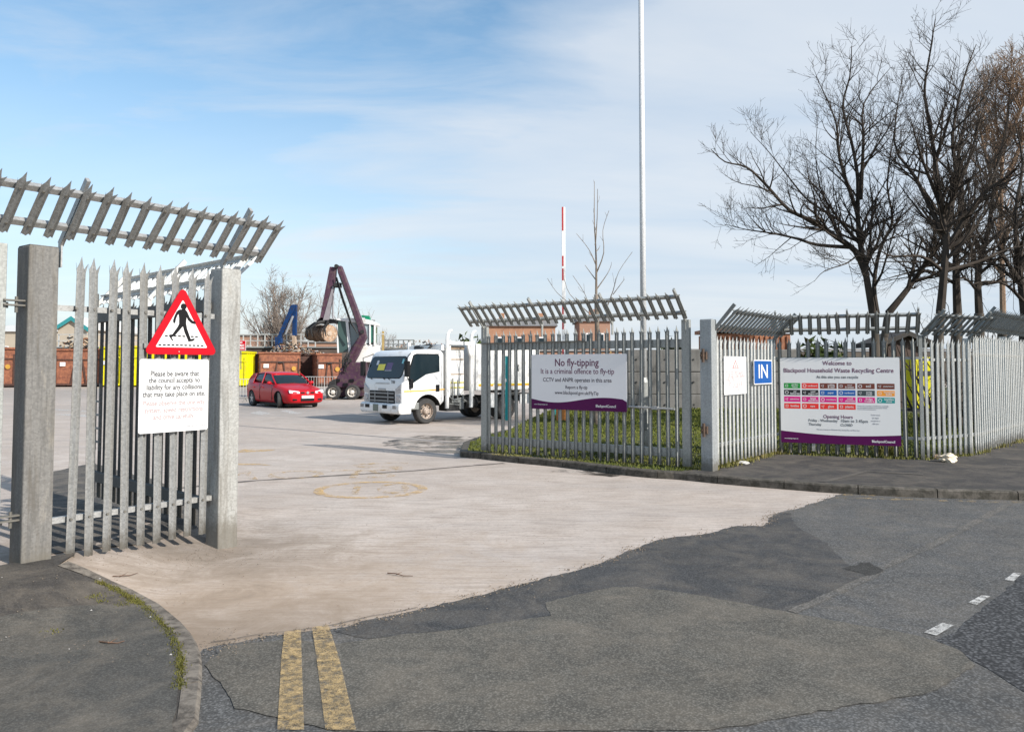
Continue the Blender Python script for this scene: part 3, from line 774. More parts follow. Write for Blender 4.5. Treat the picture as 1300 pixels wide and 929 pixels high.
# triangle
off=.075
t,w,h=sign_frame('warning_sign','red bordered triangular sign with black walking pedestrian, fixed on the left fence',[(182,362),(277,363),(277,452),(182,448)],A0,B0,off)
def tri(w,h,ins,r_):
    vs=[Vector((ins*1.73,ins)),Vector((w-ins*1.73,ins)),Vector((w/2,h-ins*2))]; out=[]
    c=(vs[0]+vs[1]+vs[2])/3
    for i in range(3):
        p=vs[i]; a=(vs[i-1]-p).normalized(); b=(vs[(i+1)%3]-p).normalized()
        d=r_/math.tan(math.acos(max(-1,min(1,a.dot(b))))/2); s_=p+a*d; e_=p+b*d; bis=(a+b).normalized(); cc=p+bis*(r_/math.sin(math.acos(a.dot(b))/2))
        a0=math.atan2((s_-cc).y,(s_-cc).x); a1=math.atan2((e_-cc).y,(e_-cc).x); dd=(a1-a0+math.pi)%(2*math.pi)-math.pi
        for k in range(7):
            aa=a0+dd*k/6; out.append((cc.x+r_*math.cos(aa),cc.y+r_*math.sin(aa)))
    return out
fplate(tri(w,h,0,.035),0,.004).build('sign_plate',RED,t)
fplate(tri(w,h,.062,.008),-.0045,.0012).build('sign_face',WHITE,t)
def man(s,ox,oz):  # pedestrian symbol
    # walking figure outline pieces in metres, height 1 -> scaled
    def q(l): return [(ox+x*s,oz+z*s) for x,z in l]
    P_=[]
    P_.append(q([(.02+.085*math.cos(k*.5236),.90+.085*math.sin(k*.5236)) for k in range(12)]))
    body=[(-.08,.82),(.07,.83),(.13,.76),(.20,.62),(.28,.54),(.36,.52),(.38,.47),(.35,.45),(.25,.47),(.15,.55),(.11,.63),(.10,.46),(.13,.32),(.22,.10),(.24,.05),(.34,.07),(.36,.04),(.30,.00),(.17,-.02),(.16,.02),(.06,.22),(.01,.38),(-.06,.30),(-.20,.14),(-.30,.08),(-.25,.00),(-.28,-.01),(-.34,.07),(-.38,.13),(-.35,.15),(-.28,.16),(-.14,.36),(-.10,.44),(-.10,.58),(-.12,.70),(-.15,.66),(-.19,.56),(-.20,.50),(-.21,.45),(-.26,.46),(-.27,.52),(-.24,.62),(-.18,.75),(-.13,.80)]
    P_.append(q(body)); return P_
mb=MB()
for pl_ in man(h*.55,w*.5,h*.20): mb.prism(pl_,(0,-.0062,0),(1,0,0),(0,0,1),.001)
for row,n_,x0_,x1_ in((.135,11,.19,.81),(.265,8,.27,.73)):
    for k in range(n_):
        xa=x0_+(x1_-x0_)*k/n_; xb=xa+(x1_-x0_)/n_*.66
        mb.prism([(w*xa,h*row-.006),(w*xb,h*row-.006),(w*xb,h*row+.006),(w*xa,h*row+.006)],(0,-.0062,0),(1,0,0),(0,0,1),.0006)
mb.build('pedestrian_symbol',BLACK,t); brackets(t,w*.6,(h*.12,))
mb=MB(); mb.cyl((w*.46,-.004,.025),(w*.46,-.008,.025),.005,8); mb.build('bolt',GALVB,t)
# notice
t,w,h=sign_frame('notice_board','white notice with grey text below the triangular pedestrian sign',[(176,455),(264,457),(264,546.5),(176,549)],A0,B0,off)
fplate(rrect(0,0,w,h,.02),0,.004).build('sign_plate',WHITE,t)
ls=[('Please be aware that',.80,.70,TXTG),('the council accepts no',.71,.74,TXTG),('liability for any collisions',.615,.80,TXTG),('that may take place on site.',.52,.90,TXTG),('Please observe the one way',.40,.90,TXTR),('system, speed restrictions',.305,.84,TXTR),('and drive carefully.',.21,.60,TXTR)]
for s_,z,wd,m_ in ls: text(t,s_,w*.5,h*z,.06,m_,width=w*wd,y=-.0058,bold=.0009,ya=1.2)
text(t,'BlackpoolCouncil',w*.82,h*.07,.02,TXTL,width=w*.27,y=-.0058); brackets(t,w,(h*.3,h*.8))
# no fly-tipping
def wave(w,h,f,ph=0):
    pts=[(0,0),(w,0)]; n=24
    for k in range(n+1):
        x=1-k/n; z=f(x); pts.append((w*x,h*z))
    return pts
t,w,h=sign_frame('fly_tipping_board','pale grey no fly-tipping board with purple wavy base, fixed on right gate leaf',[(675,450),(796,449),(796,524.5),(675,517)],QA,QB,.085)
fplate(rrect(0,0,w,h,.02),0,.005).build('sign_plate',GREYW,t)
fplate(wave(w,h,lambda x:.185-.062*math.sin(x*3.1*1.9)*(1-.25*x)-.0*x if x<1 else .17),-.0052,.001).build('purple_band',PURPLE,t)
for s_,z,wd,m_,bo in [('No fly-tipping',.845,.46,TXTP,.0014),('It is a criminal offence to fly-tip',.69,.77,TXTP,.0006),('CCTV and ANPR operates in this area',.535,.72,TXT,.0006),('Report a fly-tip',.405,.23,TXT,.0004),('www.blackpool.gov.uk/FlyTip',.305,.46,TXT,.0004)]:
    text(t,s_,w*.49,h*z,.13,m_,width=w*wd,y=-.0068,bold=bo)
text(t,'www.blackpool.gov.uk',w*.03,h*.085,.03,WHITE,'LEFT',width=w*.15,y=-.0078); text(t,'BlackpoolCouncil',w*.69,h*.085,.05,WHITE,'LEFT',width=w*.2,y=-.0078,bold=.0008)
brackets(t,w,(h*.25,h*.8))
# small faded camera notice
FADE=simple('faded_print',(.52,.42,.42),.5)
t,w,h=sign_frame('faded_notice','small white faded notice with red triangle left of the IN sign',[(919,453),(947.5,452),(947,501),(919,500)],HP,C1,.07)
fplate(rrect(0,0,w,h,.008),0,.004).build('sign_plate',WHITE,t)
DR=simple('faded_red_print',(.55,.25,.24),.5)
for k,(s_,z,wd,m_) in enumerate([('THESE PREMISES',.53,.86,TXTR),('ARE PROTECTED',.40,.84,TXTR),('BY 24 HOUR',.26,.62,TXTL),('CCTV',.12,.34,TXTL)]): text(t,s_,w*.5,h*z,.05,FADE,width=w*wd,y=-.0058)
mb=MB(); tw=w*.30; mb.prism([(w*.5-tw/2,h*.68),(w*.5+tw/2,h*.68),(w*.5,h*.92)],(0,-.0045,0),(1,0,0),(0,0,1),.0008); mb.build('red_triangle',DR,t)
mb=MB(); mb.prism([(w*.5-tw*.30,h*.70),(w*.5+tw*.30,h*.70),(w*.5,h*.86)],(0,-.0055,0),(1,0,0),(0,0,1),.0008); mb.build('triangle_face',WHITE,t)
mb=MB(); mb.prism([(w*.5-tw*.12,h*.715),(w*.5+tw*.13,h*.725),(w*.5+tw*.04,h*.80)],(0,-.0065,0),(1,0,0),(0,0,1),.0006); mb.build('camera_symbol',DR,t)
brackets(t,w,(h*.3,h*.8))
# IN
t,w,h=sign_frame('in_sign','blue IN sign with white border on the palisade fence','' or 0,HP,C1,.07) if False else sign_frame('in_sign','blue IN sign with white border on the palisade fence',[(957,456),(980,457.5),(979.5,488.5),(956.5,487)],HP,C1,.08)
fplate(rrect(0,0,w,h,.03),0,.004).build('sign_plate',WHITE,t)
fplate(rrect(.018,.018,w-.018,h-.018,.02),-.0045,.0008).build('blue_face',BLUE,t)
text(t,'IN',w*.5,h*.5,h*.5,WHITE,width=w*.50,y=-.006,bold=.002,height=h*.56); brackets(t,w,(h*.3,h*.8))
# welcome board
t,w,h=sign_frame('welcome_board','large white recycling centre welcome board with rows of coloured labels',[(991,454),(1143,454),(1143,566),(991,561.5)],C1,C2,.09)
fplate(rrect(0,0,w,h,.02),0,.005).build('sign_plate',WHITE,t)
fplate(wave(w,h,lambda x:.14-.035*math.sin(x*3.14*.95)-.012*x),-.0052,.001).build('purple_band',PURPLE,t)
for s_,z,wd,m_,bo in [('Welcome to',.935,.245,TXTP,.0008),('Blackpool Household Waste Recycling Centre',.85,.92,TXTP,.0008),('At this site you can recycle',.775,.35,TXTG,.0003),('Opening Hours',.315,.245,TXTP,.0004),('This site is closed on Christmas Day, Boxing Day and New Year',.165,.36,TXTL,0)]:
    text(t,s_,w*.49,h*z,.1,m_,width=w*wd,y=-.0068,bold=bo)
for s_,x_,z,wd in [('Friday - Wednesday',.24,.268,.245),('10am to 3.45pm',.51,.27,.22),('Thursday',.24,.222,.11),('CLOSED',.51,.222,.10)]: text(t,s_,w*x_,h*z,.05,TXTG,'LEFT',width=w*wd,y=-.0068)
for k,s_ in enumerate(['Trade waste','is not','accepted at','this site']): text(t,s_,w*.80,h*(.345-.033*k),.02,TXTL,width=w*(.075 if k%2==0 else .05),y=-.0068)
for k in range(3): text(t,['Please ask a member of staff if you need help','or are unsure where to put your waste','items at this household centre.'][k],w*.655,h*(.447-.019*k),.02,TXTL,'LEFT',width=w*[.25,.24,.15][k],y=-.0068)
cols={'g':(.006,.27,.03),'r':(.74,.035,.025),'b':(.15,.035,.02),'k':(.015,.015,.016),'u':(.006,.10,.36),'s':(.045,.06,.065),'o':(.86,.32,.03),'m':(.68,.004,.22),'t':(.006,.27,.25),'x':(.74,.03,.02)}
cm={k:simple('label_'+{'g':'green','r':'red','b':'brown','k':'black','u':'blue','s':'slate','o':'orange','m':'magenta','t':'teal','x':'scarlet'}[k],c,.4,0,.04) for k,c in cols.items()}
grid=['grbbbb'.replace('gr','gr'),'kkuuso','mmmmmt','xxxx']
words_=[['garden waste','cardboard','rubble & soil','wood & timber','soil','plasterboard'],['car batteries','used engine oil','paper','cardboard','scrap metal','household bulbs'],['televisions','large appliances','monitors','small electricals','fridge freezers','textiles shoes'],['bottles','cans','glass','plastic']]
x0s=[.032,.187,.342,.497,.655,.815]
for j,row in enumerate(grid):
    for i,ch in enumerate(row):
        xa=w*x0s[i]; xb=xa+w*.142; za=h*(.64-.0795*j); zb2=za+h*.063
        fplate(rrect(xa,za,xb,zb2,.004,2),-.0052,.0008).build('material_label',cm[ch],t)
        # icon outline
        mb=MB(); ix=xa+w*.024; iz=(za+zb2)/2; rr_=h*.02
        kind=(i+j)%3; n_=[4,10,3][kind]
        o_=[(ix+rr_*math.cos(2*math.pi*k/n_+.8),iz+rr_*math.sin(2*math.pi*k/n_+.8)) for k in range(n_)]; i_=[(ix+rr_*.7*math.cos(2*math.pi*k/n_+.8),iz+rr_*.7*math.sin(2*math.pi*k/n_+.8)) for k in range(n_)]
        mb.add([(a,-.0068,b) for a,b in o_+i_],[(k,(k+1)%n_,n_+(k+1)%n_,n_+k) for k in range(n_)]); mb.build('label_icon',WHITE,t)
        s_=words_[j][i].split(' ',1)
        if len(s_)==1: text(t,s_[0],(xa+xb)/2+w*.02,(za+zb2)/2,.035,WHITE,width=min(w*.08,w*.010*len(s_[0])),y=-.0068,bold=.0003)
        else:
            text(t,s_[0],(xa+xb)/2+w*.024,za+h*.043,.026,WHITE,width=min(w*.08,w*.0095*len(s_[0])),y=-.0068,bold=.0003); text(t,s_[1],(xa+xb)/2+w*.024,za+h*.019,.026,WHITE,width=min(w*.08,w*.0095*len(s_[1])),y=-.0068,bold=.0003)
text(t,'www.blackpool.gov.uk',w*.03,h*.05,.03,WHITE,'LEFT',width=w*.12,y=-.0078,bold=.0005); text(t,'BlackpoolCouncil',w*.765,h*.045,.05,WHITE,'LEFT',width=w*.185,y=-.0078,bold=.0012)
brackets(t,w,(h*.25,h*.8))
for x_ in (.28,.575):
    mb=MB(); zz=t.location.z-RH; mb.box((w*x_,.04,h*.5-zz*.5),(.055,.05,h*.9+zz)); mb.build('sign_leg',GALVB,t)
# ============================================================ trees
def bark(name,c,c2):
    m,nt,b=nmat(name); v=coords(nt,(1,1,.3),kind='World'); n=noise(nt,v,6,6,.65)
    nt.links.new(ramp(nt,n,[(.35,c),(.68,c2)]),b.inputs['Base Color']); b.inputs['Roughness'].default_value=.9; b.inputs['Specular IOR Level'].default_value=.15
    bump(nt,b,n,.4,.02); return m
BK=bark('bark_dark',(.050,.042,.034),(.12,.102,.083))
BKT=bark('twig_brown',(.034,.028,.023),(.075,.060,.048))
BKF=bark('bark_far',(.19,.155,.13),(.30,.25,.21))  # distant trees: haze of distance put into a lighter bark colour
BKTAN=bark('twig_tan',(.19,.125,.08),(.32,.22,.15))
BKB=bark('bark_birch',(.17,.13,.10),(.32,.27,.22))
def spawn(mb,pts,rad,level,rng,prm,up=.35):
    """children along a polyline"""
    n=len(pts); L=sum((pts[i+1]-pts[i]).length for i in range(n-1))
    cnt=int(L*prm['dens'][level]*rng.uniform(.8,1.2))
    for _ in range(cnt):
        t=prm['start'][level]+(1-prm['start'][level])*rng.random()
        f=t*(n-1); k=min(int(f),n-2); p=pts[k].lerp(pts[k+1],f-k)
        d=(pts[k+1]-pts[k]).normalized()
        a=Vector((rng.gauss(0,1),rng.gauss(0,1),rng.gauss(0,.8)+.35)); a=(a-d*a.dot(d)); 
        if a.length<.01: continue
        a.normalize()
        ang=R(rng.uniform(28,62)); dd=(d*math.cos(ang)+a*math.sin(ang)).normalized()
        r0=(rad[k]*(1-(f-k))+rad[k+1]*(f-k))*rng.uniform(.45,.7)
        ln=prm['len'][level]*rng.uniform(.5,1.25)*(1.28-.98*t)
        branch(mb,p,dd,ln,max(r0,prm['rmin']),level,rng,prm)
def branch(mb,p,d,ln,r0,level,rng,prm):
    ns=prm['seg'][level]; pts=[p.copy()]; rad=[r0]; dd=d.copy()
    for i in range(ns):
        dd=(dd+Vector((rng.gauss(0,1),rng.gauss(0,1),rng.gauss(0,1)))*prm['wig']+Vector((0,0,prm['up'])) ).normalized()
        p=p+dd*ln/ns; pts.append(p.copy()); rad.append(max(r0*(1-.82*(i+1)/ns),prm['rmin']*.6))
    mb.tube(pts,rad,5 if level==0 else (4 if level==1 else 3),cap=False)
    if level+1<len(prm['dens']): spawn(mb,pts,rad,level+1,rng,prm)
def smooth(pts,rad,n=3):
    out=[];ro=[]
    m=len(pts)
    for i in range(m-1):
        p0=pts[max(0,i-1)];p1=pts[i];p2=pts[i+1];p3=pts[min(m-1,i+2)]
        for k in range(n):
            t=k/n
            out.append(.5*((2*p1)+(p2-p0)*t+(2*p0-5*p1+4*p2-p3)*t*t+(3*p1-p0-3*p2+p3)*t**3)); ro.append(rad[i]*(1-t)+rad[i+1]*t)
    out.append(pts[-1]); ro.append(rad[-1]); return out,ro
def traced_tree(name,label,cat,Y,trunkpx,limbs,r0,prm,seed,mats=(None,None),group=None,h0=RH):
    rg=random.Random(seed)
    tp=[P(x,y,Y) for x,y in trunkpx]; base=Vector((tp[0].x,tp[0].y,h0)); tp[0].z=h0-.1
    t=thing(name,label,cat,base,0,group)
    tr=[r0*1.25]+[r0*(1-.35*i/len(tp)) for i in range(1,len(tp))]
    tp=[p-base for p in tp]; sp2,sr=smooth(tp,tr,3)
    mb=MB(); mb.tube(sp2,sr,10); mb.build('trunk',mats[0] or BK,t,smooth=True)
    mb=MB()
    for li,(rr,px) in enumerate(limbs):
        m=len(px); off=rg.uniform(-1,1)*prm['depth']*(.12 if li==0 else 1); q=[]
        for i,(x,y) in enumerate(px):
            f=i/(m-1); q.append(P(x,y,Y+off*f**1.3+rg.gauss(0,.08)*f)-base)
        ra=[max(rr*(1-.9*(i/(m-1))**.8),prm['rmin']) for i in range(m)]
        q,ra=smooth(q,ra,3); mb.tube(q,ra,7,cap=False); spawn(mb,q,ra,0,rg,prm)
    mb.build('crown',mats[1] or BKT,t)
    print(name,'faces',len(mb.f)); return t
def tc(l): return [(880+.4521*x,.4521*y) for x,y in l]
prmA=dict(dens=[5.2,6.6,8.2],start=[.14,.12,.12],len=[1.45,.68,.32],seg=[5,4,3],wig=.115,up=.085,rmin=.0042,depth=1.6)
limbsA=[(.085,tc([(505,885),(485,770),(470,690),(462,600),(462,500),(445,400),(420,300),(440,215),(445,130)])),
(.08,tc([(487,775),(455,705),(400,665),(345,625),(270,590),(205,520),(150,470),(90,455),(50,420)])),
(.05,tc([(450,695),(350,688),(290,670),(220,655),(150,645),(90,630)])),
(.045,tc([(469,672),(458,650),(380,600),(320,560),(270,500),(215,430),(160,370)])),
(.06,tc([(518,885),(508,800),(525,700),(560,620),(545,520),(560,400),(575,300)])),
(.05,tc([(470,560),(478,400),(480,290),(555,190)])),
(.05,tc([(462,600),(412,450),(400,340),(345,215)])),
(.038,tc([(470,690),(455,668),(370,560),(345,450),(350,330)])),
(.032,tc([(478,735),(470,712),(430,740),(370,760),(340,790)])),
(.035,tc([(484,765),(492,735),(520,690),(600,640),(640,560)])),
(.035,tc([(462,500),(510,420),(560,340),(590,260)]))]
traced_tree('bare_tree','tall bare spreading tree right behind the welcome board, left of the tree group','tree',18.0,[(1112,540),(1112,460),(1111,425),(1109,398)],limbsA,.10,prmA,4,group='bare trees behind the right fence')
prmB=dict(prmA)
limbsB=[(.095,tc([(695,875),(705,760),(710,660),(690,560),(680,450),(660,330),(650,250),(665,150),(680,55)])),
(.07,tc([(706,660),(738,500),(728,380),(760,220),(795,125)])),(.06,tc([(702,620),(770,460),(800,360),(840,210)])),
(.06,tc([(698,650),(625,500),(565,400),(590,200)])),(.06,tc([(712,700),(800,560),(890,490),(930,440)])),
(.05,tc([(708,760),(800,735),(880,700),(930,690)])),(.05,tc([(700,760),(640,720),(560,720),(520,700)])),(.05,tc([(688,560),(640,440),(610,330)])),(.04,tc([(680,450),(720,330),(740,250)]))]
traced_tree('bare_tree','tallest bare tree with thin top shoot, above the fence corner','tree',17.0,[(1190,545),(1190,470),(1192,425),(1194,395)],limbsB,.12,prmB,14,group='bare trees behind the right fence')
limbsL=[(.09,tc([(548,880),(600,815),(650,745),(705,670),(740,600),(760,520)])),(.05,tc([(620,790),(680,770),(760,720),(820,640)])),(.05,tc([(650,745),(700,735),(780,660),(840,560)]))]
traced_tree('leaning_tree','bare tree whose thick trunk leans strongly to the right behind the fence','tree',19.0,[(1112,552),(1118,470),(1124,420),(1127,398)],limbsL,.10,prmA,24,group='bare trees behind the right fence')
limbsC=[(.11,tc([(742,880),(738,720),(755,560),(745,430),(775,300),(800,250)])),(.07,tc([(740,730),(690,600),(640,520)])),(.07,tc([(750,640),(830,520),(880,400)])),(.05,tc([(742,760),(830,730),(920,720)])),(.05,tc([(742,800),(660,760),(590,770),(520,790)]))]
prmC=dict(prmA); prmC['dens']=[5.6,6.0,6.4]
traced_tree('bare_tree','dark bare tree just right of the tallest bare tree','tree',20.5,[(1214,545),(1215,470),(1215,430),(1215,398)],limbsC,.16,prmC,34,group='bare trees behind the right fence')
limbsD=[(.11,tc([(803,880),(800,760),(830,640),(850,480),(880,360),(890,260)])),(.07,tc([(802,770),(770,640),(790,500)])),(.06,tc([(805,700),(900,620),(960,560)])),(.06,tc([(800,800),(870,790),(940,800)])),(.05,tc([(800,820),(760,780),(700,800),(640,820)]))]
traced_tree('bare_tree','bare tree with crooked limbs in the middle of the dense right group','tree',22,[(1243,545),(1243,470),(1243,430),(1243,398)],limbsD,.17,prmC,44,group='bare trees behind the right fence')
limbsE=[(.10,tc([(932,890),(915,740),(905,600),(925,460),(900,330)])),(.07,tc([(925,800),(860,700),(830,600)])),(.07,tc([(918,740),(990,640),(1050,520)])),(.05,tc([(930,850),(880,800),(820,790),(780,800)]))]
traced_tree('bare_tree','bare tree at the right edge of the picture behind the long fence run','tree',19,[(1301,550),(1301,470),(1301,430),(1301,402)],limbsE,.15,prmC,54,group='bare trees behind the right fence')
limbsG=[(.10,tc([(1040,890),(1030,700),(1010,560),(1020,400),(990,300)])),(.07,tc([(1035,760),(960,640),(930,560)]))]
traced_tree('bare_tree','bare tree partly outside the right edge, beyond the long fence run','tree',21,[(1352,550),(1350,470),(1350,430),(1350,402)],limbsG,.15,prmC,64,group='bare trees behind the right fence')
prmF=dict(dens=[6.4,6.0,6.0],start=[.1,.1,.1],len=[1.7,.9,.45],seg=[4,3,2],wig=.13,up=.12,rmin=.009,depth=2.4)
limbsF=[(.10,tc([(870,890),(865,600),(870,420),(890,260),(905,155)])),(.08,tc([(866,600),(820,430),(800,330),(790,280)])),(.08,tc([(870,520),(930,380),(960,250),(985,170)])),(.07,tc([(868,460),(850,330),(852,220)])),(.07,tc([(890,380),(935,260),(930,170)]))]
traced_tree('tan_twigged_tree','tree with fine reddish tan twigs behind the dark bare trees, top right','tree',27,[(1273,530),(1273,470),(1273,430),(1273,402)],limbsF,.2,prmF,74,mats=(BK,BKTAN))
# low tangle of thin stems at fence height between the trunks
mb=MB(); rg=random.Random(77); o=P(1230,520,20); o.z=RH
for _ in range(46):
    x=rg.uniform(1170,1420); Y=rg.uniform(17.5,25); p=P(x,500,Y); p.z=RH
    branch(mb,p-o,Vector((rg.gauss(0,.35),rg.gauss(0,.35),1)).normalized(),rg.uniform(2.2,4.2),rg.uniform(.015,.04),0,rg,dict(prmA,dens=[0,2.6,3.5],seg=[6,4,3],wig=.2,up=.05))
tag(mb.build('undergrowth',BKT,loc=o),'tangle of thin bare stems growing between the tree trunks on the right','undergrowth',kind='stuff')
# sapling
def ts(l): return [(590+.2385*x,240+.2385*y) for x,y in l]
prmS=dict(dens=[1.8,2.5],start=[.25,.2],len=[.32,.15],seg=[3,2],wig=.14,up=.35,rmin=.006,depth=.5)
limbsS=[(.035,ts([(700,560),(700,420),(697,300),(690,180),(690,40),(690,-40)])),(.02,ts([(695,300),(705,150),(707,0)])),(.02,ts([(700,450),(740,340),(735,220),(768,115)])),(.018,ts([(697,400),(660,320),(595,238)])),(.018,ts([(705,530),(760,450),(780,405)])),(.015,ts([(695,480),(640,405)])),(.018,ts([(760,620),(790,540),(820,440),(892,335)])),(.015,ts([(690,700),(640,560),(575,460)])),(.015,ts([(660,660),(560,560),(530,480)])),(.012,ts([(560,610),(490,550),(440,475)])),(.012,ts([(790,560),(850,480)]))]
traced_tree('sapling','slender young bare tree with upright twigs behind the no fly-tipping board','tree',21,[(757,535),(758,480),(758,420),(757,374)],limbsS,.075,prmS,5,mats=(BKB,BKB))
def wild_tree(name,label,px,pyb,Y,h,spread,seed,mat,prm,nl=9,group=None,trunk_r=.2,z0=0):
    rg=random.Random(seed); b=P(px,pyb,Y); b.z=z0; t=thing(name,label,'tree',b,0,group)
    mb=MB(); th=h*.22; mb.tube([(0,0,-.1),(0,0,th*.6),(rg.uniform(-.1,.1),0,th)],[trunk_r*1.2,trunk_r,trunk_r*.8],8); mb.build('trunk',mat,t)
    mb=MB()
    for k in range(nl):
        a=2*math.pi*k/nl+rg.uniform(-.3,.3); s_=rg.uniform(.15,1)*spread; q=[Vector((0,0,th*rg.uniform(.7,1)))]
        e_=Vector((math.cos(a)*s_,math.sin(a)*s_*.6,h*(1-.38*(s_/spread)**2)*rg.uniform(.86,1)))
        for i in range(1,6):
            f=i/5; q.append(Vector((e_.x*f**.8,e_.y*f**.8,q[0].z+(e_.z-q[0].z)*f**1.1))+Vector((rg.gauss(0,.12),rg.gauss(0,.12),rg.gauss(0,.08)))*(f*h*.12))
        ra=[max(trunk_r*.5*(1-.9*i/5),prm['rmin']) for i in range(6)]; q,ra=smooth(q,ra,2); mb.tube(q,ra,5,cap=False); spawn(mb,q,ra,0,rg,prm)
    mb.build('crown',mat,t); print(name,len(mb.f)); return t
prmW=dict(dens=[2.6,3.0,3.2],start=[.12,.1,.1],len=[2.7,1.4,.8],seg=[4,3,2],wig=.10,up=.12,rmin=.017,depth=2)
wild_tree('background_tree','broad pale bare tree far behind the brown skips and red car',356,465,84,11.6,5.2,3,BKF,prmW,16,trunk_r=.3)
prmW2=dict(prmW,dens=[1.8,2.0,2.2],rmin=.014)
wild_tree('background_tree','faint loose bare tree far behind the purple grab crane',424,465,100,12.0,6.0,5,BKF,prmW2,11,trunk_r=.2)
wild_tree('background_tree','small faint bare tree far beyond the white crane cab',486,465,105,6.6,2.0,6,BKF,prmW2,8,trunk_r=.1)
# evergreen shrubs
SHR=blademat('shrub_leaves',(.025,.045,.012),(.05,.075,.018),(.09,.10,.03))
def shrub(label,px,ytop,Y,w,seed,h0=0,dens=900):
    rg=random.Random(seed); b=P(px,ytop,Y); H=b.z-h0; b.z=h0
    mb=MB()
    for _ in range(int(dens)):
        a=rg.uniform(0,6.28); e=math.acos(rg.uniform(-.3,1)); rr=(rg.random()**.35)*(1+.18*math.sin(a*3+e*4))
        x=math.cos(a)*math.sin(e)*w*rr; y=math.sin(a)*math.sin(e)*w*rr*.8; z=H*.45+math.cos(e)*H*.55*rr; s_=H*.045*rg.uniform(.6,1.4)
        v=[Vector((rg.gauss(0,1),rg.gauss(0,1),rg.gauss(0,1)))*s_ for _ in range(3)]
        mb.add([Vector((x,y,z))+q for q in v],[(0,1,2)])
    t=thing('shrub',label,'shrub',b,0); mb.build('foliage',SHR,t,recalc=False)
    mb=MB()
    for k in range(5): mb.tube([(0,0,-.1),(rg.gauss(0,w*.2),rg.gauss(0,w*.2),H*.7)],[.05,.02],5)
    mb.build('stems',BK,t)
shrub('round dark green shrub showing above the white truck body',594,430.5,60,1.6,1)
shrub('green shrub above the fence left of the welcome board top',1040,432,34,1.15,2,RH)
shrub('low green shrub beyond the hinge post and grey wall',851,431,40,.7,3,RH,500)
# ============================================================ columns, posts, barrier
c=G(818,580,RH); lc=thing('lamp_column','tall galvanised lamp column rising out of the top of the picture behind the right gate','lamp column',(c.x*(c.y+.9)/c.y,c.y+.9,RH))
d0=math.hypot(c.x,c.y+.9)
mb=MB(); mb.cyl((0,0,-.05),(0,0,1.25),.082,16); mb.tube([(0,0,1.25),(0,0,1.34)],[.082,.055],16)
mb.build('column_base',GALVG,lc,smooth=False)
mb=MB(); mb.tube([(0,0,1.3),(0,0,5),(0,0,10.0)],[.056,.052,.045],16); mb.build('column_shaft',galv('column_zinc',.66,(1,1,.99),.5,.1,.08),lc,smooth=True)
mb=MB(); mb.box((0,-.083,.6),(.08,.01,.42)); mb.build('access_door',GALV2,lc)
mb=MB(); mb.tube([(0,0,9.9),(.1,-.1,10.1),(.6,-.6,10.15)],.03,8); mb.build('bracket_arm',GALVB,lc)
mb=MB(); mb.box((.75,-.75,10.14),(.5,.28,.12),Matrix.Rotation(R(-45),3,'Z')); mb.build('lantern',GREYW,lc,bevel=.03)
mb=MB(); mb.box((.75,-.75,10.075),(.4,.2,.02),Matrix.Rotation(R(-45),3,'Z')); mb.build('lamp_glass',WHITE,lc)
# barrier
Yb=22.5; top=P(713.5,263,Yb); b0=Vector((top.x,Yb,RH)); bar=thing('barrier','raised red and white striped barrier arm standing behind the right gate leaf','barrier',b0)
ht=top.z-RH; WH2=simple('barrier_white',(.78,.77,.75),.4,0,.04); RD2=simple('barrier_red',(.40,.03,.03),.45,0,.1)
mb=MB(); mb.box((0.04,0,(ht+1)/2),(.10,.05,ht-1)); mb.build('barrier_arm',WH2,bar,bevel=.008)
for a_,b_ in((263,293),(325,338),(341,356),(388,399),(407,418),(440,455)):
    za=P(713,a_,Yb).z-RH; zb_=P(713,b_,Yb).z-RH
    mb=MB(); mb.box((.015,-.0275,(za+zb_)/2),(.048,.006,abs(za-zb_))); mb.build('red_band',RD2,bar)
mb=MB(); mb.box((0,.18,.5),(.32,.30,1.0)); mb.build('barrier_cabinet',simple('cabinet_orange',(.55,.2,.04),.5),bar,bevel=.02)
mb=MB(); mb.box((0,.18,1.02),(.36,.34,.05)); mb.build('cabinet_lid',GALV2,bar,bevel=.01)
TEAL=simple('teal_paint',(.0,.26,.27),.45,0,.08)
def tealpost(label,px,pyb,pyt):
    g=G(px,pyb,RH); H=P(px,pyt,g.y).z-RH
    t=thing('marker_post',label,'post',g,R(12))
    mb=MB(); mb.box((0,0,H/2),(.12,.05,H)); mb.build('post_board',TEAL,t,bevel=.006)
    mb=MB(); mb.box((0,.035,H/2-.05),(.05,.03,H-.1)); mb.build('back_strut',GALV2,t)
    mb=MB(); mb.prism([(-.06,H*.60),(-.02,H*.60),(-.03,H*.64),(-.06,H*.66)],(0,-.0262,0),(1,0,0),(0,0,1),.001); mb.build('paint_chip',WHITE,t)
tealpost('tall teal marker post seen through the left end of the right gate leaf',644,533.5,452)
tealpost('teal marker post mostly hidden behind the no fly-tipping board',703,527.5,470)
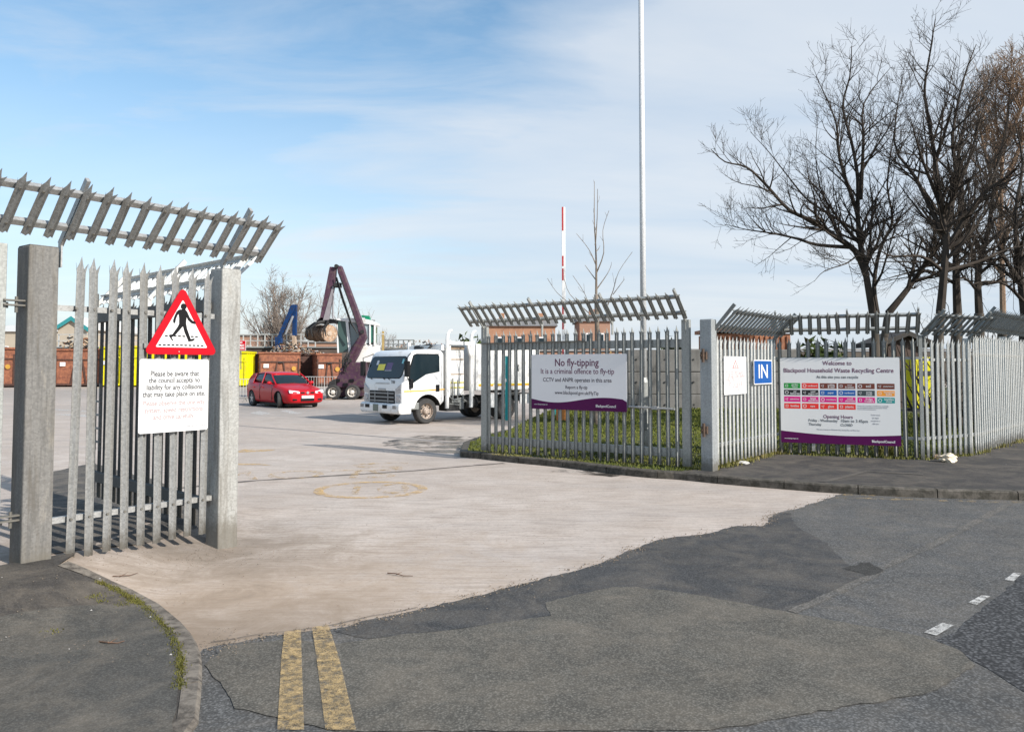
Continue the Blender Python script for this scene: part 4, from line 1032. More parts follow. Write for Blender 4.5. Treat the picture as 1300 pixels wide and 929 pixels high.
# ============================================================ grey wall and background structures
WALLM,nt,b=nmat('grey_block_wall'); v=coords(nt,kind='World'); n1=noise(nt,v,1.2,6,.65); n2=noise(nt,coords(nt,(3,3,.5),kind='World'),1.6,6,.65,.3)
col=ramp(nt,n1,[(.3,(.13,.125,.115)),(.7,(.21,.20,.185))]); col=mix(nt,ramp(nt,n2,[(.45,0.0),(.75,.6)]),col,(.07,.065,.055)); nt.links.new(col,b.inputs['Base Color']); b.inputs['Roughness'].default_value=.9; bump(nt,b,n1,.4,.03)
Yw=29.0; wl=P(797,500,Yw); wr=P(1015,500,Yw); ztw=P(840,443.5,Yw).z
wt=thing('block_wall','long grey concrete block push wall beyond the grass, behind right gate','wall',(wl.x,Yw,RH-.3))
HH=ztw-RH+.3; nb_=6; ww=(wr.x-wl.x)/nb_; rg=random.Random(3)
mb=MB(); 
for k in range(nb_):
    for j in range(3):
        mb.box((ww*(k+.5)+ (0 if j%2 else .0),rg.uniform(-.02,.02)+.3,HH*(j+.5)/3),(ww-.015,.6,HH/3-.012))
mb.build('wall_blocks',WALLM,wt,bevel=.03)
mb=MB(); mb.box((ww*nb_/2,.3,HH/2-.02),(ww*nb_-.1,.5,HH-.1)); mb.build('wall_core',DARK,wt)
mb=MB()
for k in range(nb_):
    for j in (0,1,2):
        for q in(.3,.7): mb.cyl((ww*(k+q),-.03,HH*(j+.55)/3),(ww*(k+q),0,HH*(j+.55)/3),.035,8)
mb.build('lifting_eye',DARK,wt)
mb=MB(); mb.box((-.6,.1,HH/2),(.05,.05,HH*.95)); mb.box((-.9,.1,HH/2),(.04,.04,HH*.9)); mb.build('timber_stake',simple('stake_timber',(.33,.21,.09),.8,0,.2),wt)
RUST=simple('skip_brown',(.33,.125,.062),.75,.0,.25,1.6,dirt=(.17,.06,.035),dirtamt=.6,bmp=.2)
RUSTD=simple('skip_dark_brown',(.10,.042,.028),.7,0,.3,1.6,dirt=(.05,.025,.018),dirtamt=.6)  # lifting frames, and skip sides with their shade put into colour
RUSTO=simple('skip_orange_brown',(.38,.155,.075),.7,0,.22,1.4,dirt=(.2,.08,.04),dirtamt=.5)
OCH2=simple('disc_ochre',(.50,.27,.04),.6)
YELK=simple('skip_yellow',(.66,.60,.0),.45,0,.06,1.6,dirt=(.45,.34,.04),dirtamt=.25)
def skip(label,pxl,pxr,ytop,Y,mat,ang,depth=5.5,frame=True,group='large waste skips',base=0,ramp_='front'):
    """open-topped container; front face seen between pxl and pxr"""
    l=P(pxl,470,Y); q=P(pxr,470,Y); w=(q.x-l.x)/max(.5,math.cos(ang)); H=P((pxl+pxr)/2,ytop,Y).z-base
    t=thing('skip',label,'skip',(l.x,Y,base),ang,group)
    th=.08
    mb=MB(); mb.box((w/2,th/2,.15+(H-.15)/2),(w,th,H-.15)); mb.build('end_door',mat,t)
    mb=MB()
    for x in(th/2,w-th/2): mb.box((x,depth/2,.15+(H-.15)/2),(th*.98,depth-2*th-.01,H-.16))
    mb.box((w/2,depth-th/2,.15+(H-.15)/2),(w,th,H-.15)); mb.box((w/2,depth/2,.2),(w-2*th-.02,depth-2*th-.02,.08)); mb.build('side_walls',mat,t)
    mb=MB()
    k=int(depth/.55)
    for i in range(k):
        y=.3+i*.55
        for x in(-.045,w+.045): mb.box((x,y,.15+(H-.25)/2),(.09,.12,H-.35))
    mb.box((-.05,depth/2,H-.06),(.12,depth,.14)); mb.box((w+.05,depth/2,H-.06),(.12,depth,.14)); mb.box((w/2,-.05,H-.06),(w+.2,.12,.14)); mb.build('rib_frame',mat,t)
    if frame:
        mb=MB(); cx=w*.52
        mb.box((w/2,-.04,H*.72),(w+.12,.09,.09)); mb.box((w/2,-.04,.2),(w+.12,.09,.16))
        for sx_ in(-1,1):
            mb.bar((cx+sx_*w*.17,-.05,.25),(cx+sx_*w*.07,-.05,H*.72),.10,.10,up=(0,1,0)); mb.box((w/2+sx_*(w/2-.06),-.04,H*.45),(.10,.07,H*.75))
        mb.build('lifting_frame',RUSTD if mat in(RUST,RUSTO) else mat,t)
        mb=MB(); mb.cyl((w*.52-.18,-.12,H*.70),(w*.52+.18,-.12,H*.70),.06,8); mb.build('hook_bar',DARK,t)
        mb=MB(); mb.box((w*.17,-.09,H*.60),(.42,.01,.32)); mb.build('white_label',WHITE,t)
        if mat!=YELK:
            mb=MB(); mb.cyl((w*.86,-.085,H*.52),(w*.86,-.10,H*.52),.19,12); mb.build('yellow_disc',OCH2,t)
    mb=MB()
    for x in(.35,w-.35):
        for y in(.5,depth-.5): mb.cyl((x-.1,y,.13),(x+.1,y,.13),.13,10)
    mb.build('roller',DARK,t)
    return t
skip('rusty brown skip directly behind the red car',329,376,447,66,RUST,R(18))
skip('rusty brown skip between the red car and purple crane',402.5,430.5,448.5,66,RUST,R(18))
skip('dark brown box standing for the shaded left side of the skip by the purple crane',381,401,449,70,RUSTD,R(18),frame=False)  # shaded side of the neighbouring skip, set as a separate dark box
skip('dark brown box standing for the shaded left side of the skip behind the red car',311,328,448,70,RUSTD,R(18),frame=False)  # dark box added for the shaded flank of the skip beside it
skip('rusty brown skip seen between the fence pales left of the yellow skips',70,124,443,64,RUST,R(8))
skip('rusty brown skip partly hidden by the thick stained gate post',28,67,444,64,RUSTO,R(8))
skip('rusty brown skip at the far left edge of the picture',-42,14,441,62,RUST,R(8))
skip('bright yellow skip seen through pales of the open left gate leaf',128,150.5,440,64,YELK,R(4))
skip('bright yellow skip right beside another, left of the warning sign',152,178,439,64,YELK,R(4))
skip('bright yellow skip hidden behind the triangular sign and notice',184,226,440,64,YELK,R(4))
skip('narrow yellow skip standing under the red notice',288,311.5,446,64,YELK,R(4),depth=3)
# red notice on yellow skip
q=P(306,438.5,63.6); t=thing('red_notice','small red no public access notice above the narrow yellow skip','sign',(q.x,63.55,P(306,445,63.6).z))
wN=12.5*63.6/F; hN=13*63.6/F
mb=MB(); mb.box((0,.03,hN/2),(wN,.03,hN)); mb.build('sign_plate',WHITE,t)
mb=MB(); mb.box((0,.012,hN/2),(wN*.93,.006,hN*.93)); mb.build('red_face',RED,t)
for k,s_ in enumerate(['NO','PUBLIC','ACCESS']): text(t,s_,0,hN*(.78-.27*k),.2,WHITE,width=wN*[.3,.7,.75][k],y=.004,bold=.01)
mb=MB(); mb.box((0,.06,-.7),(.06,.04,1.6)); mb.build('sign_leg',GALV2,t)
# pedestrian barriers
def crowd(label,pxl,pxr,Y,h=1.05,gap=.14):
    l=P(pxl,470,Y); q=P(pxr,470,Y); w=q.x-l.x
    t=thing('pedestrian_barrier',label,'barrier',(l.x,Y,0),0,'galvanised pedestrian barriers')
    mb=MB(); mb.tube([(0,0,.15),(0,0,h),(w,0,h),(w,0,.15),(0,0,.15)],.022,6); mb.build('barrier_frame',GALVB,t)
    mb=MB(); k=int(w/gap)
    for i in range(1,k): mb.cyl((w*i/k,0,.15),(w*i/k,0,h),.010,5)
    mb.build('barrier_bars',GALVB,t)
    for x in(.2,w-.2):
        mb=MB(); mb.tube([(x,-.3,0),(x,0,.16),(x,.3,0)],.018,5); mb.build('barrier_foot',GALVB,t)
crowd('pale pedestrian barrier left of the red car',286,317,37.5)
crowd('thin pedestrian barrier in front of the brown skips right of the red car',382,412,46)
crowd('thin pedestrian barrier beside the purple crane base',412,436,46)
# raised walkway with railings, brick walls
BRK,nt,b=nmat('brick'); v=coords(nt,kind='World',rot=(R(90),0,0)); bt=nt.nodes.new('ShaderNodeTexBrick'); nt.links.new(v,bt.inputs[0])
bt.inputs['Color1'].default_value=(.36,.16,.095,1); bt.inputs['Color2'].default_value=(.27,.115,.07,1); bt.inputs['Mortar'].default_value=(.33,.28,.23,1); bt.inputs['Scale'].default_value=1; bt.inputs['Brick Width'].default_value=.22; bt.inputs['Row Height'].default_value=.075; bt.inputs['Mortar Size'].default_value=.01
nt.links.new(mix(nt,ramp(nt,noise(nt,coords(nt,kind='World'),.5,5,.6),[(.35,0.0),(.7,.5)]),bt.outputs[0],(.40,.24,.15)),b.inputs['Base Color']); b.inputs['Roughness'].default_value=.9
BEIGE=simple('beige_wall',(.42,.36,.28),.9,0,.08,.6); ROOFG=simple('grey_roof',(.20,.19,.18),.8,0,.2,1); TEALR=simple('teal_fascia',(.03,.24,.25),.5)
CREAMR=simple('pale_roof',(.62,.60,.56),.7,0,.06,.8)
def bldg(name,label,pxl,pxr,yeave,Y,mat,roofm,ridge=None,depth=8,gable=False,fascia=None,wins=(),cat='building',doors=(),chim=()):
    l=P(pxl,470,Y); q=P(pxr,470,Y); w=q.x-l.x; H=P(pxl,yeave,Y).z
    t=thing(name,label,cat,(l.x,Y,0))
    mb=MB(); mb.box((w/2,depth/2,H/2-.1),(w,depth,H+.2)); 
    if gable and ridge: 
        RH_=P(pxl,ridge,Y).z-H; mb.prism([(0,H),(w,H),(w/2,H+RH_)],(0,depth,0),(1,0,0),(0,0,1),depth)
    mb.build('wall',mat,t)
    mb=MB()
    if ridge:
        RH_=P(pxl,ridge,Y).z-H
        if gable:
            for s_ in(-1,1):
                mb.prism([(w/2,H+RH_+.02),(w/2+s_*(w/2+.4),H-.4*RH_/(w/2)+.02),(w/2+s_*(w/2+.4),H-.4*RH_/(w/2)+.2),(w/2,H+RH_+.2)],(0,depth+.3,0),(1,0,0),(0,0,1),depth+.6)
        else: mb.add([(-.3,-.3,H+.01),(w+.3,-.3,H+.01),(w+.3,depth+.3,H+.01),(-.3,depth+.3,H+.01),(-.3+0,depth/2,H+RH_),(w+.3,depth/2,H+RH_)],[(0,1,5,4),(2,3,4,5),(0,4,3),(1,2,5),(0,3,2,1)])
    else: mb.box((w/2,depth/2,H+.15),(w+.3,depth+.3,.16))
    rf=mb.build('roof',roofm,t)
    for c_ in chim:
        mb=MB(); mb.box((w*c_,depth/2,H+RH_+.3),(.7,.6,1.2)); mb.build('chimney',mat,rf)
    if fascia and gable:
        mb=MB()
        for s_ in(-1,1): mb.prism([(w/2,H+RH_+.24),(w/2+s_*(w/2+.42),H-.4*RH_/(w/2)+.22),(w/2+s_*(w/2+.42),H-.4*RH_/(w/2)-.28),(w/2,H+RH_-.28)],(0,-.32,0),(1,0,0),(0,0,1),.06)
        mb.build('fascia',fascia,t)
    for (a,b_,c_,d_) in wins:
        mb=MB(); mb.box((w*(a+b_)/2,-.02,H*(c_+d_)/2),(w*(b_-a),.06,H*(d_-c_))); f=mb.build('window',WHITE,t)
        mb=MB(); mb.box((w*(a+b_)/2,-.055,H*(c_+d_)/2),(w*(b_-a)*.8,.012,H*(d_-c_)*.8)); mb.build('pane',GLASS,f)
    return t
bldg('gabled_building','beige building with teal edged gable roof, seen between the left fence pales',72,109,416,95,BEIGE,CREAMR,ridge=404,gable=True,fascia=TEALR,depth=14,wins=[(.52,.75,.55,.72)])
bldg('shed_building','low pale roofed building behind the far left skips',-30,70,421,100,BEIGE,CREAMR,ridge=409,depth=14,wins=[(.3,.4,.5,.7),(.6,.7,.5,.7)])
bldg('brick_building','orange brick building with railings in front, behind the left brown skip',286,346,427,92,BRK,ROOFG,depth=8,wins=[(.45,.55,.6,.8)])
bldg('brick_building','low orange brick building behind the held metal roll',372,436,436,92,BRK,ROOFG,depth=8)
bldg('brick_house','brick house visible above the left half of the right gate',619,705,414,96,simple('house_brick_orange',(.38,.20,.12),.9,0,.2,.5,dirt=(.25,.12,.07)),ROOFG,ridge=404,depth=9,wins=[(.1,.25,.55,.8),(.4,.55,.55,.8),(.72,.87,.55,.8)],chim=(.2,.8))
bldg('brick_house','small brick house behind the sapling trunk',736,775,408,98,BRK,ROOFG,ridge=399,depth=8,wins=[(.2,.4,.55,.8),(.6,.8,.55,.8)],chim=(.5,))
bldg('brick_building','long low reddish brick building at yard level behind the no fly-tipping board',650,800,447,80,BRK,ROOFG,depth=8,wins=[(.1,.2,.3,.7),(.4,.5,.3,.7)])
bldg('site_hut','dark timber hut with a low roof seen behind the right end of the welcome board',1128,1172,436,30,simple('hut_dark',(.07,.045,.035),.8,0,.2,3),simple('hut_roof',(.05,.045,.04),.9),ridge=427,depth=1.6,gable=True,wins=[(.1,.3,.4,.7)])
bldg('boundary_wall','long low brick boundary wall on the skyline behind the yard','' and 0 or 436,620,447,110,BRK,ROOFG,depth=1,cat='wall')
bldg('boundary_wall','dark distant hedge coloured wall beyond the fence on the right',880,1500,446,75,simple('wall_dark',(.09,.075,.06),.9,0,.3,.6),ROOFG,depth=1,cat='wall')
# rust containers above grey wall
t=bldg('container','rust orange shipping container showing above the grey wall behind the IN sign',909,1004,423.5,33,RUSTO,RUSTO,depth=3,cat='container')
mb=MB(); l=P(909,470,33); wq=P(1004,470,33).x-l.x; H=P(909,423.5,33).z
for k in range(14): mb.box((wq*(k+.5)/14,-.03,H/2),(wq/28,.06,H-.2))
mb.build('corrugation',RUSTO,t)
# yellow hi-vis coloured bin behind fence corner
g=G(1178,522,RH); 
t=thing('clothes_bank','bright yellow recycling bank behind the fence corner, under the trees','recycling bank',(g.x-.1,g.y,RH))
zt_=P(1178,455,g.y).z-RH; ww_=26*g.y/F
mb=MB(); mb.box((0,ww_/2,zt_/2+.05),(ww_,ww_,zt_-.1)); mb.build('bank_body',YELK,t,bevel=.04)
mb=MB(); mb.box((0,-.015,zt_*.72),(ww_*.6,.03,.16)); mb.build('slot',DARK,t)
mb=MB(); mb.box((0,ww_/2,zt_+.02),(ww_+.06,ww_+.06,.05)); mb.build('lid',YELK,t,bevel=.015)
mb=MB(); mb.box((0,ww_/2,.03),(ww_*.9,ww_*.9,.10)); mb.build('plinth',DARK,t)
# skyline railings
def railing(name,label,pxl,pxr,ytop,ybot,Y,n,mat=GALVG):
    l=P(pxl,470,Y); q=P(pxr,470,Y); w=q.x-l.x; z1=P(pxl,ytop,Y).z; z0=P(pxl,ybot,Y).z
    t=thing(name,label,'railing',(l.x,Y,z0))
    for k in range(n+1):
        mb=MB(); mb.box((w*k/n,0,(z1-z0)/2),(.09,.09,z1-z0)); mb.build('railing_post',mat,t)
    mb=MB()
    for f in(.05,.5,1): mb.box((w/2,-.06,(z1-z0)*f-(.04 if f==1 else 0)),(w,.05,.07))
    mb.build('handrail',mat,t)
    return t
def platform(name,label,pxl,pxr,ytop,Y,mat,depth=3):
    l=P(pxl,470,Y); q=P(pxr,470,Y); w=q.x-l.x; z1=P(pxl,ytop,Y).z
    t=thing(name,label,'platform',(l.x,Y,0)); mb=MB(); mb.box((w/2,depth/2,z1/2),(w,depth,z1-.02)); mb.build('retaining_wall',mat,t)
    mb=MB(); mb.box((w/2,depth/2-.05,z1+.03),(w+.1,depth+.2,.12)); mb.build('deck',GALV2,t)
WALLD=simple('retaining_dark',(.10,.075,.06),.9,0,.3,.8)
platform('raised_platform','raised concrete platform with railings behind the row of skips',60,440,441.5,74,WALLD)
railing('railing','pale safety railing on the raised platform behind the skips',290,400,424,441,73.9,12,GALVB)
railing('railing','pale safety railing left part seen through the gate pales',60,250,424,441,73.9,14,GALVB)
platform('raised_platform','dark raised loading platform behind the white truck cab',484,600,443,58,WALLD)
railing('railing','dark railing on the skyline just right of the crane cab',486,525,431,443,57.9,6,GALV2)
mb=MB(); q=P(486,470,50); mb.box((0,0,1.9),(.13,.13,3.9)); yp=mb.build('marker_pole',simple('pole_ochre',(.38,.27,.10),.7),loc=(q.x,50,0)); tag(yp,'ochre yellow pole standing just right of the crane cab','pole')
# scrap heap
def heap(name,label,pxc,Y,w,h,z0,mats,seed,n=260,cat='scrap'):
    rg=random.Random(seed); c_=P(pxc,470,Y); t=None; mb=MB()
    for _ in range(n):
        x=rg.gauss(0,w*.3); hh=h*math.exp(-(x/(w*.38))**2); z=rg.random()*hh; s_=h*rg.uniform(.05,.16); mb.cur=rg.randrange(len(mats))
        M=Matrix.Rotation(rg.uniform(0,3),3,'X')@Matrix.Rotation(rg.uniform(0,3),3,'Z')
        mb.box((x,rg.uniform(-1,1),z),(s_*rg.uniform(.5,3),s_*rg.uniform(.3,1),s_*rg.uniform(.2,.8)),M)
    o=mb.build(name,mats,loc=(c_.x,Y,z0)); tag(o,label,cat,kind='stuff')
SM=[simple('scrap_silver',(.45,.43,.40),.5,.3,.3,6),simple('scrap_rust',(.22,.10,.05),.8,0,.3,5),simple('scrap_dark',(.05,.045,.04),.7,0,.3,5),simple('scrap_tan',(.40,.30,.2),.8,0,.2,5)]
z_=P(365,449,68).z
heap('scrap_heap','heap of silver and rusty scrap under the blue grab',369,70,4.4,1.1,z_,SM,3)
heap('scrap_heap','rusty scrap piled above the skip seen through the left fence',99,66,3.0,1.3,P(99,447,66).z,SM[1:],4,160)
heap('scrap_heap','heap of rusty metal on the platform behind the truck cab roof',536,58.8,5.2,.7,P(536,443,58).z,SM,5,200)
# ============================================================ vehicles
CARRED,nt,b=nmat('car_paint_red'); b.inputs['Base Color'].default_value=(.42,.0015,.007,1); b.inputs['Roughness'].default_value=.45; b.inputs['Specular IOR Level'].default_value=.2; b.inputs['Coat Weight'].default_value=.45; b.inputs['Coat Roughness'].default_value=.04
TRW=simple('truck_paint_white',(.76,.76,.75),.3,0,.03,1.5,coat=.4,dirt=(.5,.46,.40),dirtamt=.15)
TRWD=simple('truck_body_white',(.76,.75,.72),.45,0,.05,1.2,dirt=(.50,.45,.38),dirtamt=.12)
LAMPG=simple('lamp_cluster_grey',(.42,.43,.45),.15,.5,.25,20)
LAMP,nt,b=nmat('headlight_lens'); b.inputs['Base Color'].default_value=(.72,.72,.74,1); b.inputs['Roughness'].default_value=.12; b.inputs['Metallic'].default_value=.15
PLATE=simple('number_plate_white',(.8,.8,.78),.4)
OCHRE=simple('stripe_ochre',(.75,.40,.04),.4,0,.05)
LIME=simple('stripe_yellow',(.70,.62,.05),.4,0,.05)
def wheel(parent,x,y,r_,w,side,steer=0,rimmat=None,hub=.6,kind='car'):
    """tyre part with rim sub-part; side=+1 outer face towards +y"""
    mb=MB(); prof=[(-.5,.62),(-.5,.90),(-.42,.97),(-.3,1.0),(.3,1.0),(.42,.97),(.5,.90),(.5,.62)]
    rings=[[Vector((math.cos(a)*r_*p[1],p[0]*w,math.sin(a)*r_*p[1])) for a in [2*math.pi*k/28 for k in range(28)]] for p in prof]
    mb.loft(rings,cap=False); mb.loft([rings[0],[v*1 for v in rings[-1]]],cap=False)
    ty=mb.build('tyre',RUBBER,parent,smooth=False); ty.location=(x,y,r_); ty.rotation_euler=(0,0,steer)
    mb=MB(); s=side
    yo=s*w*.36
    mb.cyl((0,-s*w*.3,0),(0,s*w*.02,0),r_*.64,24)
    if kind=='car':
        for k in range(5):
            a=2*math.pi*k/5+.3; d=Vector((math.cos(a),0,math.sin(a))); mb.bar(d*r_*.1+Vector((0,yo,0)),d*r_*.62+Vector((0,yo*.95,0)),r_*.17,.02,up=(0,1,0))
        mb.cyl((0,yo-s*.02,0),(0,yo+s*.012,0),r_*.16,12)
        ring=[[Vector((math.cos(t)*r_*q,yo+o_,math.sin(t)*r_*q)) for t in [2*math.pi*k/28 for k in range(28)]] for q,o_ in ((.66,s*.015),(.60,s*.012),(.60,-s*.1))]
        mb.loft(ring,cap=False)
    else:
        ring=[[Vector((math.cos(t)*r_*q,o_,math.sin(t)*r_*q)) for t in [2*math.pi*k/28 for k in range(28)]] for q,o_ in ((.66,s*w*.47),(.60,s*w*.45),(.54,s*w*.18),(.42,s*w*.12),(.30,s*w*.16),(.27,s*w*.42),(.20,s*w*.52),(.02,s*w*.54))]
        mb.loft(ring,cap=False)
        for k in range(6):
            a=2*math.pi*k/6; c_=Vector((math.cos(a)*r_*.40,s*w*.17,math.sin(a)*r_*.40)); mb.cyl(c_,c_+Vector((0,s*.03,0)),.018,6)
    mb.build('rim',rimmat or CHROME,ty)
    if kind!='car':
        mb=MB()
        for k in range(6):
            a=2*math.pi*(k+.5)/6; c_=Vector((math.cos(a)*r_*.42,s*w*.155,math.sin(a)*r_*.42)); mb.cyl(c_,c_+Vector((0,s*.012,0)),r_*.075,10)
        mb.build('rim_hole',DARK,ty)
# ---- red hatchback
def car():
    fc_=Vector((-8.66,32.25,0)); ang=math.atan2(-.75,.66)
    t=thing('hatchback_car','red five door hatchback car with steered front wheels, parked in the yard','car',fc_,ang)
    st=[(.86,.30,.58,.50),(.84,.22,.64,.66),(.74,.18,.70,.76),(.50,.17,.765,.84),(.2,.17,.83,.86),(-.25,.17,.905,.87),(-.55,.17,.95,.875),(-1.2,.17,.965,.88),(-1.9,.17,.985,.88),(-2.5,.17,1.02,.87),(-2.95,.18,1.06,.84),(-3.22,.22,1.04,.77),(-3.33,.30,.93,.70)]
    rings=[]
    for x,zb_,zt2,hw in st:
        h=[(0,zb_),(hw*.80,zb_),(hw*.95,zb_+.05),(hw*.985,zb_+(zt2-zb_)*.35),(hw,zb_+(zt2-zb_)*.55),(hw*.975,zb_+(zt2-zb_)*.78),(hw*.90,zt2-.015),(hw*.72,zt2+.012),(hw*.35,zt2+.03),(0,zt2+.035)]
        ring=[Vector((x,y,z)) for y,z in h]+[Vector((x,-y,z)) for y,z in h[-2:0:-1]]
        rings.append(ring)
    mb=MB(); mb.loft(rings); body=mb.build('body',CARRED,t,subsurf=2); 
    body.parent=None; body.location=fc_; body.rotation_euler=(0,0,ang); freeze(body)
    cs=[]
    for x in(0,-2.51):
        for s in(1,-1):
            m=MB(); m.cyl((x,s*.60,.315),(x,s*1.1,.315),.365,28); cs.append(m)
    cut(body,cs,DARK); body.parent=t; body.location=(0,0,0); body.rotation_euler=(0,0,0)
    body.data.polygons.foreach_set('use_smooth',[True]*len(body.data.polygons))
    try: body.data.set_sharp_from_angle(angle=R(38))
    except Exception: pass
    # greenhouse
    gs=[(-.40,.92,.93,.74,.74),(-.75,.92,1.17,.76,.68),(-1.08,.92,1.35,.77,.60),(-1.6,.92,1.41,.78,.585),(-2.2,.95,1.40,.775,.58),(-2.65,.98,1.33,.76,.575),(-2.95,1.0,1.19,.73,.60),(-3.18,1.0,1.03,.70,.66)]
    rings=[]
    for x,zb_,zt2,wb,wt_ in gs:
        h=[(0,zb_),(wb,zb_),((wb*1.0+wt_)/2+.015,(zb_+zt2)/2),(wt_+.0,zt2-.03),(wt_*.9,zt2),(0,zt2+.02)]
        rings.append([Vector((x,y,z)) for y,z in h]+[Vector((x,-y,z)) for y,z in h[-2:0:-1]])
    mb=MB(); mb.loft(rings); mb.build('windows',GLASS,t,smooth=True,subsurf=1)
    rs=[(-1.00,1.315,.60),(-1.08,1.365,.605),(-1.6,1.425,.60),(-2.2,1.415,.595),(-2.65,1.35,.59),(-2.78,1.29,.585)]
    rings=[]
    for x,z,w in rs:
        h=[(0,z-.03),(w*.9,z-.035),(w+.012,z-.06),(w+.005,z-.02),(w*.86,z+.012),(0,z+.03)]
        rings.append([Vector((x,y,zz)) for y,zz in h]+[Vector((x,-y,zz)) for y,zz in h[-2:0:-1]])
    mb=MB(); mb.loft(rings); mb.build('roof_panel',CARRED,t,smooth=True,subsurf=1)
    for s in(1,-1):
        mb=MB()
        mb.tube([(-.36,s*.765,.93),(-.72,s*.715,1.16),(-1.04,s*.63,1.345)],[.035,.03,.03],6)
        mb.bar((-1.62,s*.795,.95),(-1.70,s*.60,1.40),.07,.03,up=(0,1,0))
        mb.prism([(-2.52,.98),(-3.22,1.0),(-2.98,1.20),(-2.66,1.36),(-2.48,1.38)],(0,s*.70,0),(1,0,0),(0,0,1),.001)
        mb.build('window_pillar',CARRED,t,smooth=False)
        mb=MB(); mb.loft([[Vector((x,s*(y+dy),z)) for x,y,z,dy in pts] for pts in ([(-2.45,.785,.97,0),(-2.52,.60,1.37,0),(-2.72,.59,1.33,0),(-3.0,.62,1.16,0),(-3.22,.70,1.0,0)],[(-2.45,.785,.97,.02),(-2.52,.60,1.37,.02),(-2.72,.59,1.33,.02),(-3.0,.62,1.16,.02),(-3.22,.70,1.0,.02)])]); mb.build('rear_quarter',CARRED,t)
        mb=MB(); mb.sphere((-.62,s*.93,.985),.10,10,7,(.6,1.0,.7)); mb.bar((-.60,s*.78,.93),(-.61,s*.90,.96),.05,.03); mb.build('door_mirror',CARRED,t,smooth=True)
        for xx in(-1.42,-2.30):
            mb=MB(); mb.box((xx,s*.885,.80),(.17,.03,.03)); mb.build('door_handle',CARRED,t)
        mb=MB()
        for xx in(-.52,-1.66): mb.box((xx,s*.8685,.60),(.008,.02,.62))
        mb.build('door_gap',DARK,t)
        wheel(t,0,s*.76,.315,.20,s,R(-24) ); wheel(t,-2.51,s*.76,.315,.20,s)
    # front details: front follows x~.85
    for s in(1,-1):
        mb=MB(); mb.loft([[Vector((.75,s*.34,.57)),Vector((.72,s*.34,.68)),Vector((.60,s*.70,.72)),Vector((.65,s*.70,.60))],[Vector((.880,s*.34,.58)),Vector((.845,s*.34,.665)),Vector((.735,s*.735,.72)),Vector((.80,s*.735,.60))]]); mb.build('headlight',LAMP,t,bevel=.01)
        mb=MB(); mb.box((.855,s*.21,.61),(.03,.17,.06)); mb.build('upper_grille',BLACK,t,bevel=.01)
        mb=MB(); mb.box((.815,s*.52,.34),(.08,.20,.09)); mb.build('fog_light_recess',BLACK,t,bevel=.02)
    mb=MB(); mb.box((.865,0,.345),(.03,.58,.13)); mb.build('lower_grille',BLACK,t,bevel=.02)
    mb=MB(); mb.cyl((.86,0,.61),(.885,0,.61),.055,16); mb.build('front_badge',CHROME,t)
    mb=MB(); mb.box((.89,0,.445),(.012,.52,.105)); pt_=mb.build('number_plate',PLATE,t)
    tx=text(pt_,'MX03 ACU',0,0,.1,BLACK,width=.44,y=0); tx.rotation_euler=(0,0,R(90)); tx.location=(.8975,0,.445)
    for s in(1,-1):
        mb=MB(); mb.bar((-.33,s*.35,.945),(-.50,s*-.15,1.0),.012,.012); mb.build('wiper',DARK,t)
    mb=MB(); mb.box((-1.25,0,.13),(3.4,1.3,.1)); mb.build('underbody',DARK,t)
car()
